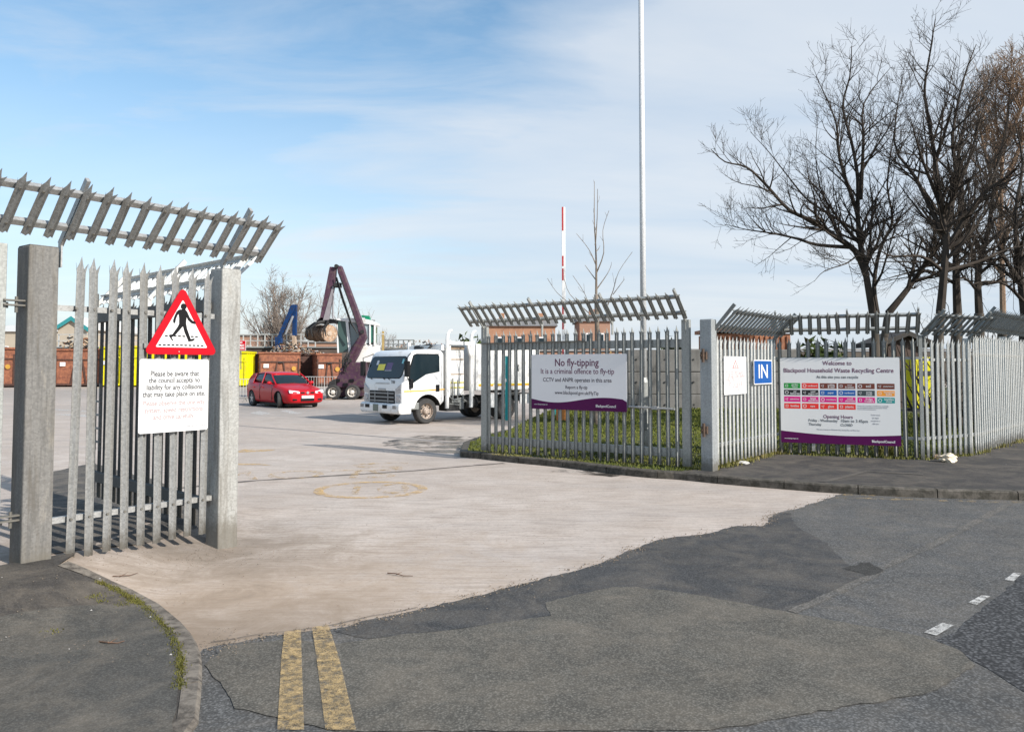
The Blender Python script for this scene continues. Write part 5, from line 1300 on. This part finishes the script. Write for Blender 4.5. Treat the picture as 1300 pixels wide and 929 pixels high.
# ---- white collection truck
def truck():
    f=Vector((-.75,-.66,0)).normalized(); left=Vector((-f.y*-1,0,0))
    lf=Vector((-f.y,f.x,0))      # vehicle left = z x f
    near=G(542,538); o=near-lf*1.02; ang=math.atan2(f.y,f.x)
    t=thing('collection_truck','white waste collection truck with cab facing left and open frame bay behind cab','truck',o,ang)
    W=1.03
    prof=[(.55,.42),(.84,.42),(.86,.60),(.87,1.02),(.84,1.28),(.60,1.96),(.50,2.07),(.30,2.13),(-.10,2.15),(-.50,2.12),(-.60,2.02),(-.62,.62),(-.40,.45)]
    mb=MB(); mb.prism(prof,(0,W,0),(1,0,0),(0,0,1),2*W)  # x cross z=-y
    cab=mb.build('cab',TRW,None,bevel=.085,seg=4); cab.location=o; cab.rotation_euler=(0,0,ang); freeze(cab)
    cs=[]
    for s in(1,-1):
        m=MB(); m.cyl((-.02,s*.55,.38),(-.02,s*1.3,.38),.47,28); cs.append(m)
    cut(cab,cs,DARK); cab.parent=t; cab.location=(0,0,0); cab.rotation_euler=(0,0,0)
    cab.data.polygons.foreach_set('use_smooth',[True]*len(cab.data.polygons))
    try: cab.data.set_sharp_from_angle(angle=R(32))
    except Exception: pass
    # windscreen on slope (.84,1.28)->(.60,1.96)
    a=Vector((.835,0,1.30)); bq=Vector((.612,0,1.93)); uz=(bq-a).normalized(); n=Vector((uz.z,0,-uz.x)); L=(bq-a).length
    mb=MB(); mb.prism(rrect(-.93,.02,.93,L-.01,.14,5),a+n*.004,Vector((0,1,0)),uz,.012); ws=mb.build('windscreen',GLASS,t)
    mb=MB(); mb.prism(rrect(-.95,0,.95,L+.01,.15,5),a+n*.001,Vector((0,1,0)),uz,.006); mb.build('windscreen_seal',BLACK,t)
    def onws(y,z,w_,h_,mat,name):
        m=MB(); m.prism([(y-w_/2,z-h_/2),(y+w_/2,z-h_/2),(y+w_/2,z+h_/2),(y-w_/2,z+h_/2)],a+n*.017,Vector((0,1,0)),uz,.002); return m.build(name,mat,ws)
    onws(-.26,.34,.36,.19,LIME,'yellow_card'); onws(.16,.36,.30,.24,simple('card_purple',(.10,.06,.16),.5),'purple_card'); onws(.16,.24,.34,.02,WHITE,'card_edge'); onws(.80,.52,.08,.14,simple('tax_disc_blue',(.2,.5,.55),.5),'windscreen_sticker'); onws(-.52,.48,.10,.14,simple('card_pale',(.5,.55,.6),.5),'pale_sticker')
    for s in(1,-1):
        # side window
        y=s*(W+.002); pl_=[(.66,1.26),(.62,1.50),(.47,1.96),(.40,1.99),(-.36,1.99),(-.42,1.95),(-.42,1.50),(.05,1.42),(.42,1.22),(.60,1.12)]
        mb=MB(); mb.prism(pl_,(0,y,0),(1,0,0),(0,0,1),-.01*s); mb.build('side_window',GLASS,t)
        mb=MB(); mb.tube([(.62,y+s*.004,1.14),(.64,y+s*.004,1.50),(.48,y+s*.004,1.97),(.38,y+s*.004,2.0),(-.40,y+s*.004,2.0)],.014,5); mb.build('window_seal',BLACK,t)
        mb=MB(); mb.box((-.36,s*(W+.012),1.02),(.13,.02,.20)); mb.build('door_handle',BLACK,t,bevel=.01)
        mb=MB(); mb.box((.58,s*(W+.05),1.16),(.10,.07,.26)); mb.build('low_mirror',BLACK,t,bevel=.02)
        mb=MB(); mb.tube([(.62,s*W*.97,1.28),(.78,s*(W+.13),1.32),(.80,s*(W+.16),1.90),(.55,s*W*.95,2.02)],.014,6)
        mb.box((.80,s*(W+.16),1.58),(.09,.16,.44)); mb.build('door_mirror',BLACK,t)
        mb=MB(); mb.prism([(.80,.925),(.80,.965),(.40,.965),(-.61,1.00),(-.61,.965),(.40,.93)],(0,s*(W+.002),0),(1,0,0),(0,0,1),-.006*s); mb.build('side_stripe',OCHRE,t)
        mb=MB(); mb.box((.57,s*(W+.002),1.2),(.01,.01,.0+.9)); mb.box((-.50,s*(W+.002),1.35),(.01,.01,1.3)); mb.build('door_gap',simple('gap_grey',(.2,.2,.2),.7),t)
        # lights
        mb=MB(); mb.prism([(s*.70,1.00),(s*.99,1.16),(s*1.0,.90),(s*.72,.86)] if s>0 else [(s*.72,.86),(s*1.0,.90),(s*.99,1.16),(s*.70,1.00)],(.862,0,0),(0,1,0),(0,0,1),.02); mb.build('headlight',LAMPG,t,bevel=.008)
        mb=MB(); mb.box((.868,s*.86,.735),(.03,.25,.22)); mb.cyl((.88,s*.86,.735),(.90,s*.86,.735),.09,14); mb.build('headlight',LAMPG,t,bevel=.008)
        mb=MB(); mb.prism([(s*1.0,.60),(s*1.0,.40),(s*.98,.38),(s*.98,.62)],(.5,0,0),(0,1,0),(0,0,1),.1) if False else mb.box((.55,s*(W-.03),.52),(.55,.05,.20)); mb.build('door_step',GALV2,t,bevel=.02)
    mb=MB(); mb.box((.868,0,.77),(.028,1.34,.36)); mb.build('grille',BLACK,t,bevel=.01)
    mb=MB()
    for z in(.66,.77,.88): mb.box((.888,0,z),(.016,1.30,.035))
    for y in(-.35,.35): mb.box((.890,y,.77),(.014,.05,.30))
    mb.build('grille_bar',simple('grille_grey',(.22,.23,.24),.4,.5),t)
    mb=MB(); mb.prism([(-.38,1.14),(.38,1.14),(.36,1.18),(-.36,1.18)],(.858,0,0),(0,1,0),(0,0,1),.006); mb.build('bonnet_crease',simple('grey_line',(.45,.45,.45),.5),t)
    mb=MB(); mb.box((.884,0,.99),(.01,.38,.05)); mb.build('grille_badge',simple('badge_grey',(.35,.35,.36),.4,.5),t)
    tx=text(t,'TR8',0,0,.13,TXTG,width=.20,y=0); tx.rotation_euler=(0,0,R(90)); tx.location=(.862,.55,1.20)
    # bumper
    mb=MB(); mb.prism([(.55,.30),(.93,.30),(.98,.36),(.98,.55),(.93,.60),(.55,.60)],(0,W+.02,0),(1,0,0),(0,0,1),2*W+.04); mb.build('bumper',TRW,t,bevel=.04,seg=3)
    mb=MB()
    for y in(-.62,.32): mb.box((.984,y,.50),(.02,.22,.10))
    mb.build('bumper_recess',BLACK,t)
    for y in(-.92,.82):
        mb=MB(); mb.box((.984,y,.50),(.02,.16,.09)); mb.build('fog_light',simple('fog_lens',(.25,.25,.25),.2,.3),t)
    mb=MB(); mb.box((.990,-.16,.46),(.014,.26,.20)); mb.build('number_plate',simple('plate_grimy',(.16,.18,.15),.6),t)
    for y in(-.55,.15,.40):
        mb=MB(); mb.bar((.87,y,1.27),(.80,y-.35,1.36),.015,.015); mb.build('wiper',BLACK,t)
    RIMT=simple('truck_rim',(.50,.42,.36),.6,.1,.2,10,dirt=(.2,.15,.11),dirtamt=.6)
    for s in(1,-1):
        wheel(t,0,s*.90,.365,.24,s,0,RIMT,kind='truck'); wheel(t,-3.05,s*.90,.365,.24,s,0,RIMT,kind='truck'); wheel(t,-3.05,s*.64,.365,.22,s,0,RIMT,kind='truck')
    # chassis
    mb=MB()
    for s in(1,-1): mb.box((-2.1,s*.40,.62),(4.6,.08,.20))
    for x in(-.8,-1.7,-2.4,-3.6,-4.3): mb.box((x,0,.60),(.1,.9,.14))
    mb.cyl((-3.05,-.9,.365),(-3.05,.9,.365),.07,8); mb.cyl((0,-.9,.365),(0,.9,.365),.06,8); mb.build('chassis',DARK,t)
    mb=MB(); mb.box((-1.05,.72,.50),(.55,.40,.34)); mb.cyl((-1.62,.60,.55),(-2.1,.60,.55),.18,14); mb.box((-1.0,-.72,.5),(.8,.3,.3)); mb.build('fuel_tank',DARK,t,bevel=.02)
    # hopper bay between cab and body
    mb=MB(); mb.box((-1.15,-.05,1.50),(.66,1.80,1.45)); mb.build('hopper_box',TRWD,t,bevel=.03)
    mb=MB(); mb.box((-1.14,.855,1.86),(.60,.02,.03)); mb.box((-1.14,.86,1.42),(.6,.02,.025)); mb.box((-1.14,.87,2.2),(.62,.05,.08)); mb.build('hopper_seam',simple('seam_brown',(.30,.22,.15),.7),t)
    for z in(1.02,1.17):
        mb=MB(); mb.box((-1.14,.86,z),(.62,.02,.03)); mb.build('hopper_stripe',LIME,t)
    mb=MB(); mb.box((-1.14,-.05,2.26),(.75,1.8,.10)); mb.build('hopper_lid',TRWD,t,bevel=.02)
    def rail_(x,dx):
        m=MB()
        m.bar((x,W-.02,.42),(x,W-.02,2.30),.09,.07,up=(0,1,0))
        m.tube([(x,W-.02,2.2),(x+.00,W-.02,2.45),(x-.03,W-.03,2.60),(x-.10,W-.04,2.70),(x-.20,W-.05,2.72)][::1],[.06,.055,.05,.045,.03],8)
        m.bar((x-.11,W-.06,.75),(x-.13,W-.06,2.42),.05,.04,up=(0,1,0))
        return m
    rail_(-.72,0).build('lift_rail',TRWD,t); rail_(-1.62,0).build('lift_rail',TRWD,t)
    for s in(-1,):
        m=MB(); m.bar((-.72,s*(W-.05),.6),(-.72,s*(W-.05),2.4),.09,.07,up=(0,1,0)); m.build('lift_rail',TRWD,t)
    mb=MB(); mb.bar((-.76,W-.02,2.34),(-1.58,W-.02,2.34),.06,.10); mb.bar((-1.50,W-.03,2.30),(-1.66,W-.03,1.78),.07,.07); mb.build('lift_crossbar',TRWD,t)
    mb=MB(); rg=random.Random(5)
    mb.tube([(-.80,.93,.78),(-1.0,.97,.66),(-1.3,.95,.70),(-1.5,.93,.60)],.025,6); mb.tube([(-.85,.9,.55),(-1.2,.95,.50),(-1.5,.9,.62)],.02,6)
    mb.box((-1.14,.90,.62),(.40,.12,.10)); mb.box((-1.3,.92,.48),(.16,.10,.20)); mb.cyl((-1.0,.92,.60),(-1.0,.92,1.30),.022,8); mb.cyl((-1.38,.92,.45),(-1.38,.92,.80),.03,8); mb.cyl((-1.14,.97,.60),(-1.14,.97,1.25),.02,8)
    mb.build('hydraulics',GALV2,t)
    # top gear behind cab roof
    mb=MB(); mb.tube([(-.35,.55,2.14),(-.45,.6,2.26),(-.60,.3,2.30),(-.62,-.1,2.26),(-.5,-.35,2.24),(-.4,-.2,2.20),(-.35,.3,2.20)],.035,8); mb.build('hydraulic_hose',DARK,t)
    mb=MB(); mb.box((-.62,.1,2.20),(.12,1.7,.16)); mb.build('headboard',TRWD,t)
    mb=MB(); mb.cyl((-.15,.2,2.14),(-.15,.2,2.24),.012,6); mb.build('aerial',BLACK,t)
    # body
    x0,x1=-1.80,-4.45
    mb=MB(); mb.box(((x0+x1)/2,0,1.62),(x0-x1,2.06,1.42)); mb.build('load_body',TRWD,t,bevel=.03)
    for k in range(5):
        x=x0-.06-k*.63
        mb=MB(); mb.box((x,1.034,1.62),(.04,.02,1.36)); mb.build('body_rib',TRWD,t)
    mb=MB(); mb.box(((x0+x1)/2-.0,1.034,1.08),(x0-x1-.15,.012,.07)); mb.build('side_stripe',OCHRE,t)
    mb=MB(); mb.box(((x0+x1)/2-.0,1.042,1.105),(x0-x1-.15,.006,.025)); mb.build('side_stripe',LIME,t)
    for k in range(4):
        mb=MB(); mb.tube([(x0-.45-k*.63,1.04,1.50),(x0-.41-k*.63,1.06,1.60),(x0-.45-k*.63,1.04,1.70)],.012,5); mb.build('body_handle',BLACK,t)
    mb=MB(); mb.box((-2.35,1.0,.60),(.36,.06,.42)); mb.build('side_guard',TRWD,t)
    mb=MB(); mb.prism([(-2.55,.90),(-2.60,.84),(-3.55,.84),(-3.6,.90)],(0,1.03,0),(1,0,0),(0,0,1),.25); mb.build('mudguard',BLACK,t)
    mb=MB(); mb.box((-4.42,0,.72),(.08,1.9,.14)); mb.box((-3.9,.95,.62),(.5,.05,.3)); mb.build('rear_guard',TRWD,t)
truck()
# ---- purple material handler
def handler():
    Y=41.0; PUR=simple('handler_purple',(.060,.026,.050),.55,0,.25,3,dirt=(.10,.075,.06),dirtamt=.4,spec=.25); PURL=simple('boom_purple',(.072,.034,.055),.55,0,.25,3,dirt=(.12,.09,.075),dirtamt=.3,spec=.25)
    b0=G(447,507); Y=b0.y
    t=thing('grab_crane','purple wheeled scrap handling crane with folded boom and white raised cab','crane',(b0.x,Y,0),0)
    def p3(x,y,dy=0):
        q=P(x,y,Y+dy); return Vector((q.x-b0.x,q.y-b0.y,q.z))
    def c4_(l): return [(370+x*.2152,320+y*.2152) for x,y in l]
    def plate(name,l,dy,th,mat,bevel=.02,crop=True,par=None):
        l=c4_(l) if crop else l; pts=[p3(x,y,dy) for x,y in l]; mb=MB(); pts2=[(p.x,p.z) for p in pts]
        yy=pts[0].y
        # keep constant y
        mb.prism([(p.x,p.z) for p in pts],(0,dy+th,0),(1,0,0),(0,0,1),th); return mb.build(name,mat,par or t,bevel=bevel)
    # boom, main: from foot up to elbow and to top
    plate('main_boom',[(318,640),(340,700),(392,610),(440,505),(432,455),(292,78),(268,88),(272,120),(388,440),(398,500),(352,560)],0,.42,PURL,.04)
    plate('boom_inner_web',[(380,420),(392,440),(290,140),(275,120)],-.03,.5,DARK,0)
    plate('dipper_arm',[(225,86),(262,88),(256,170),(214,404),(158,402),(168,380)],.05,.34,PURL,.03)
    plate('dipper_stripe',[(242,200),(250,205),(222,400),(186,402),(205,330)],.02,.02,simple('handler_grey',(.25,.23,.24),.5),0)
    plate('boom_link',[(240,180),(290,180),(290,208),(240,208)],.08,.3,DARK,.02)
    mb=MB()
    for (x,y) in((266,84),(262,194),(418,470),(345,640)):
        q=p3(*c4_([(x,y)])[0]); mb.cyl((q.x,-.1,q.z),(q.x,.6,q.z),.10,10)
    mb.build('pivot_pin',DARK,t)
    # rams
    mb=MB()
    for dy in(-.12,.5):
        a=p3(*c4_([(300,700)])[0]); b_=p3(*c4_([(405,510)])[0]); a.y=b_.y=dy; mb.cyl(a,b_,.10,10); m=(a+b_)/2
    mb.build('boom_ram',PUR,t)
    mb=MB(); a=p3(*c4_([(240,240)])[0]); b_=p3(*c4_([(238,390)])[0]); a.y=b_.y=.25; mb.cyl(a,b_,.05,8); mb.build('ram_rod',CHROME,t)
    mb=MB()
    for k in range(3):
        pts=[p3(*q) for q in c4_([(262+k*5,150),(300+k*6,280),(350+k*4,420),(392,480)])]
        for q in pts: q.y=-.08-.03*k
        mb.tube(pts,.022,5)
    mb.build('hydraulic_hose',DARK,t)
    # undercarriage & superstructure
    plate('superstructure',[(268,735),(300,690),(345,650),(432,650),(434,800),(262,800)],-.1,2.1,PUR,.06)
    plate('counterweight_plate',[(262,795),(434,795),(434,850),(300,850),(262,862)],.1,1.6,PUR,.04)
    plate('stabiliser',[(222,765),(262,745),(262,868),(205,862),(216,800)],-.2,.5,DARK,.03)
    plate('stabiliser_foot',[(196,862),(240,862),(236,880),(200,880)],-.35,.8,simple('foot_brown',(.22,.16,.12),.8),.01)
    for (x,dx,s) in((448.4,0,-1),(424,0,-1)):
        q=p3(x,498.5); wheel(t,q.x,-.15,.37,.34,-1,0,simple('handler_rim',(.62,.58,.52),.6,0,.15,8),kind='truck')
        wheel(t,q.x,1.7,.37,.34,1,0,CHROME,kind='truck')
    mb=MB()
    for z,x in((.95,.2),(.75,.6),(.95,.9)):
        mb.box((x-.9,-.14,z),(.22,.04,.14))
    mb.build('vent_panel',BLACK,t)
    rg=random.Random(9); mb=MB()
    for k in range(9):
        a=p3(*c4_([(300+rg.uniform(0,40),690+rg.uniform(-40,20))])[0]); b_=p3(*c4_([(345+rg.uniform(-10,20),590+rg.uniform(-30,60))])[0]); m=(a+b_)/2+Vector((rg.uniform(-.2,.2),0,rg.uniform(-.1,.3)))
        for q,y_ in((a,-.2),(m,-.35),(b_,-.2)): q.y=y_+rg.uniform(-.05,.05)
        mb.tube([a,m,b_],.025,5)
    mb.build('hose_bundle',DARK,t)
    # lower white body
    plate('engine_cover',[(374,545),(492,545),(494,650),(374,652)],.55,1.7,TRWD,.05)
    # cab
    dyc=.5
    plate('cab_rear_wall',[(270,395),(492,400),(492,560),(270,592)],dyc+1.2,.08,GALV2,0)
    plate('cab_roof',[(264,392),(400,388),(470,402),(496,418),(496,432),(264,402)],dyc-.05,1.4,TRW,.02)
    plate('cab_glass',[(268,402),(320,402),(332,590),(276,592)],dyc,1.2,glass_dark('cab_glass_green',(.05,.09,.085)),.01)
    plate('cab_glass',[(342,402),(388,402),(400,500),(350,565)],dyc+.05,1.1,glass_dark('cab_glass_grey',(.22,.27,.28)),.01)
    plate('cab_glass',[(425,425),(460,430),(460,535),(436,540)],dyc+.05,1.1,glass_dark('cab_glass_pale',(.35,.42,.44)),.01)
    plate('cab_glass',[(466,436),(486,436),(484,532),(466,534)],dyc+.05,1.1,glass_dark('cab_glass_deep',(.04,.16,.12)),.01)
    for l in([(318,400),(334,400),(354,590),(336,592)],[(412,405),(426,405),(440,545),(420,545)],[(458,425),(467,425),(467,545),(458,545)],[(486,425),(495,425),(494,550),(485,550)],[(262,400),(270,400),(280,595),(270,595)]): plate('cab_pillar',l,dyc-.03,.12,TRW,.01)
    plate('green_beacon',[(412,372),(458,376),(466,408),(440,410),(432,385),(414,384)],dyc+.1,.3,simple('beacon_green',(.0,.20,.10),.4),.01)
    plate('handrail_post',[(494,480),(545,480),(545,486),(500,486),(500,580),(494,580)],.9,.05,GALVB,0)
    # grab head
    plate('grab_head',[(150,400),(175,382),(215,392),(262,398),(266,420),(230,418),(190,424),(150,418)],.05,.45,BLACK,.03)
    for k,(xa,xb) in enumerate([(95,66),(140,120),(200,188),(225,200)]):
        pts=[p3(*q) for q in c4_([(205,405),(xa+20 if xa<200 else xa-5,418),(xb,450),(xb+10,500)])]
        for q in pts: q.y=.25+(-.45 if k%2 else .45)
        pts[0].y=.25
        mb=MB(); mb.tube(pts,[.09,.08,.06,.02],6); mb.build('grab_tine',DARK,t)
    # held metal roll
    RB=simple('roll_metal',(.24,.16,.10),.5,.35,.4,5,dirt=(.09,.05,.03),dirtamt=.7)
    ce=p3(*c4_([(222,478)])[0])+b0; ce.z=p3(*c4_([(222,478)])[0]).z
    r0=50*.2152*Y/F
    ro=thing('metal_roll','dirty brown ribbed metal roll with round end disc held by the purple crane','scrap metal',(ce.x,Y+.1,ce.z))
    ax=Vector((-.62,.78,.03)).normalized(); mb=MB()
    def disc(c_,r_,w_,m=None): mb.cyl(c_,c_+ax*w_,r_,22)
    disc(Vector((0,0,0)),r0,.06); mb.build('end_disc',simple('disc_tan',(.50,.35,.23),.5,.2,.3,6,dirt=(.2,.11,.07),dirtamt=.5),ro)
    mb=MB(); disc(Vector((0,-.012,0))-ax*.03,r0*.30,.03); disc(-ax*.05,r0*.12,.05)
    for k in range(8):
        a=2*math.pi*k/8; e1=Vector((0,0,1)); e2=ax.cross(e1).normalized(); c_=(e1*math.cos(a)+e2*math.sin(a))*r0*.68-ax*.012; mb.cyl(c_,c_+ax*.01,.05,8)
    mb.build('hub',simple('hub_pale',(.45,.36,.28),.5,.3,.3,9),ro)
    rg=random.Random(2); mb=MB(); rr_=.0
    for k in range(16):
        c_=ax*(.06+k*.135)+Vector((rg.uniform(-.03,.03),0,rg.uniform(-.04,.03))); rad=r0*(.98-.10*math.sin(k*1.7)**2-(.08 if k>12 else 0)); n_=16
        ringo=[]; e1=Vector((0,0,1)); e2=ax.cross(e1).normalized()
        for dx,f_ in((0,.86),(.03,1),(.08,.97),(.12,.80)):
            ringo.append([c_+ax*dx+(e1*math.cos(2*math.pi*j/n_)+e2*math.sin(2*math.pi*j/n_))*rad*f_*(1+.05*math.sin(j*5+k)) for j in range(n_)])
        mb.loft(ringo)
    mb.build('ribs',RB,ro)
handler()
# ---- blue crane
def blue():
    Y=72.4; b0=P(371,447,Y); BL=simple('crane_blue',(.003,.035,.13),.6,0,.3,2.5,dirt=(.03,.03,.04),dirtamt=.4,spec=.2)
    z0=P(371,446,Y).z; base=Vector((b0.x,Y,0)); t=thing('blue_grab_crane','small dark blue folding grab crane arm rising behind the brown skips','crane',base)
    def c3(l): return [(290+x*.28,320+y*.28) for x,y in l]
    def plate(name,l,dy,th,mat):
        pts=[P(x,y,Y+dy)-base for x,y in c3(l)]; mb=MB(); mb.prism([(p.x,p.z) for p in pts],(0,dy+th,0),(1,0,0),(0,0,1),th); mb.build(name,mat,t,bevel=.02)
    plate('lower_arm',[(217,392),(236,392),(293,264),(299,238),(283,240),(238,345)],0,.4,BL)
    plate('upper_arm',[(288,238),(309,238),(307,378),(289,380)],.45,.35,BL)
    plate('arm_foot',[(210,385),(240,385),(236,440),(212,442)],-.05,.6,BL)
    plate('grab_jaw',[(286,378),(300,378),(308,425),(322,445),(282,448),(290,420)],.4,.5,simple('grab_tan',(.38,.28,.2),.7))
    a=P(*c3([(225,440)])[0],Y)-base; mb=MB(); mb.box((a.x,.4,a.z/2),(1.0,1.2,a.z)); mb.build('crane_pedestal',DARK,t)
    mb=MB(); q=P(*c3([(246,372)])[0],Y)-base; q2=P(*c3([(280,290)])[0],Y)-base; mb.cyl((q.x+.3,-.12,q.z),(q2.x+.3,-.12,q2.z),.09,8); mb.build('ram',CHROME,t)
blue()
# ============================================================ light, sky, camera
SUNV=Vector((.79,-.613,0)).normalized(); EL=R(31.5)
sunv=Vector((SUNV.x*math.cos(EL),SUNV.y*math.cos(EL),math.sin(EL)))
ld=bpy.data.lights.new('sun','SUN'); ld.energy=4.5; ld.angle=R(.53); ld.color=(1,.955,.89)
lo=bpy.data.objects.new('sun',ld); COL.objects.link(lo); lo.rotation_euler=(-sunv).to_track_quat('-Z','Y').to_euler(); lo.location=(20,-20,30)
w=bpy.data.worlds.new('World'); S.world=w; w.use_nodes=True; nt=w.node_tree; bg=nt.nodes['Background']
sky=nt.nodes.new('ShaderNodeTexSky'); sky.sky_type='NISHITA'; sky.sun_disc=False; sky.sun_elevation=EL
sky.sun_rotation=math.atan2(SUNV.x,SUNV.y); sky.air_density=1.0; sky.dust_density=.8; sky.ozone_density=1.2
STR=.10
tcn=nt.nodes.new('ShaderNodeTexCoord'); sx=nt.nodes.new('ShaderNodeSeparateXYZ'); nt.links.new(tcn.outputs['Generated'],sx.inputs[0])
def mth(op,a,b=None,c=None):
    n=nt.nodes.new('ShaderNodeMath'); n.operation=op
    for i,v in enumerate((a,b,c)):
        if v is None: continue
        if isinstance(v,(int,float)): n.inputs[i].default_value=v
        else: nt.links.new(v,n.inputs[i])
    return n.outputs[0]
X,Yy,Z=sx.outputs
az=mth('ARCTAN2',X,Yy); el=mth('ARCSINE',Z)
# cloud layer coordinates (thin high cloud seen in perspective)
zz=mth('MAXIMUM',mth('ADD',Z,.10),.05); cx=mth('DIVIDE',X,zz); cy=mth('DIVIDE',Yy,zz)
cv=nt.nodes.new('ShaderNodeCombineXYZ'); nt.links.new(cx,cv.inputs[0]); nt.links.new(cy,cv.inputs[1])
mp=nt.nodes.new('ShaderNodeMapping'); mp.inputs['Rotation'].default_value=(0,0,R(18)); mp.inputs['Scale'].default_value=(.40,.95,1); nt.links.new(cv.outputs[0],mp.inputs[0])
n1=noise(nt,mp.outputs[0],1.1,8,.55,.5); n2=noise(nt,mp.outputs[0],3.2,7,.6,.4)
# broad cover: clear to the upper left (north west), overcast to the right and low down
s_=mth('ADD',mth('MULTIPLY',az,1.15),mth('MULTIPLY',el,-1.35)); s_=mth('ADD',s_,.70)
s_=mth('SUBTRACT',s_,mth('MULTIPLY',mth('MAXIMUM',mth('SUBTRACT',mth('ABSOLUTE',az),.85),0),1.6)); s_=mth('SUBTRACT',s_,mth('MULTIPLY',mth('MAXIMUM',mth('SUBTRACT',el,.55),0),2.0))  # unseen sky behind and overhead cleared of cloud to lower the fill
sm=mth('ADD',s_,mth('MULTIPLY',mth('SUBTRACT',n1,.5),1.15)); sm=mth('ADD',sm,mth('MULTIPLY',mth('SUBTRACT',n2,.5),.35))
mask=ramp(nt,sm,[(-.0,.0),(.16,.42),(.38,.80),(.8,.90)])
wisp=ramp(nt,n2,[(.36,0.0),(.70,.55)])
mask2=mth('MAXIMUM',mask,wisp)
# nothing fancy at the horizon: more cover low down
low=ramp(nt,el,[(.0,.85),(.14,.55),(.32,.15),(.5,.0)])
mask3=mth('MAXIMUM',mask2,low)
shade=ramp(nt,n1,[(.3,(.60,.70,.83)),(.7,(.80,.84,.89))])
sc_=nt.nodes.new('ShaderNodeMix'); sc_.data_type='RGBA'; sc_.blend_type='MULTIPLY'; sc_.inputs[0].default_value=1; nt.links.new(shade,sc_.inputs[6])
CL=7.4; sc_.inputs[7].default_value=(CL,CL,CL,1)
m_=nt.nodes.new('ShaderNodeMix'); m_.data_type='RGBA'; nt.links.new(mask3,m_.inputs[0]); 
hs=nt.nodes.new('ShaderNodeHueSaturation'); hs.inputs['Hue'].default_value=.49; hs.inputs['Saturation'].default_value=1.15; hs.inputs['Value'].default_value=1.38; nt.links.new(sky.outputs[0],hs.inputs['Color'])
nt.links.new(hs.outputs[0],m_.inputs[6]); nt.links.new(sc_.outputs[2],m_.inputs[7]); nt.links.new(m_.outputs[2],bg.inputs[0]); bg.inputs[1].default_value=STR
S.view_settings.view_transform='Standard'; S.view_settings.look='None'; S.view_settings.gamma=1; S.view_settings.exposure=.47
cd=bpy.data.cameras.new('camera'); co=bpy.data.objects.new('camera',cd); COL.objects.link(co); S.camera=co
co.location=(0,0,EYE); co.rotation_euler=(R(90)+PITCH,0,0); cd.sensor_width=36; cd.sensor_fit='HORIZONTAL'; cd.lens=36*F/1300
cd.shift_y=-(464.5-CY)/1300; cd.clip_end=4000; cd.clip_start=.05
S.render.resolution_x=1024; S.render.resolution_y=731
S.cycles.max_bounces=6; S.cycles.transparent_max_bounces=12
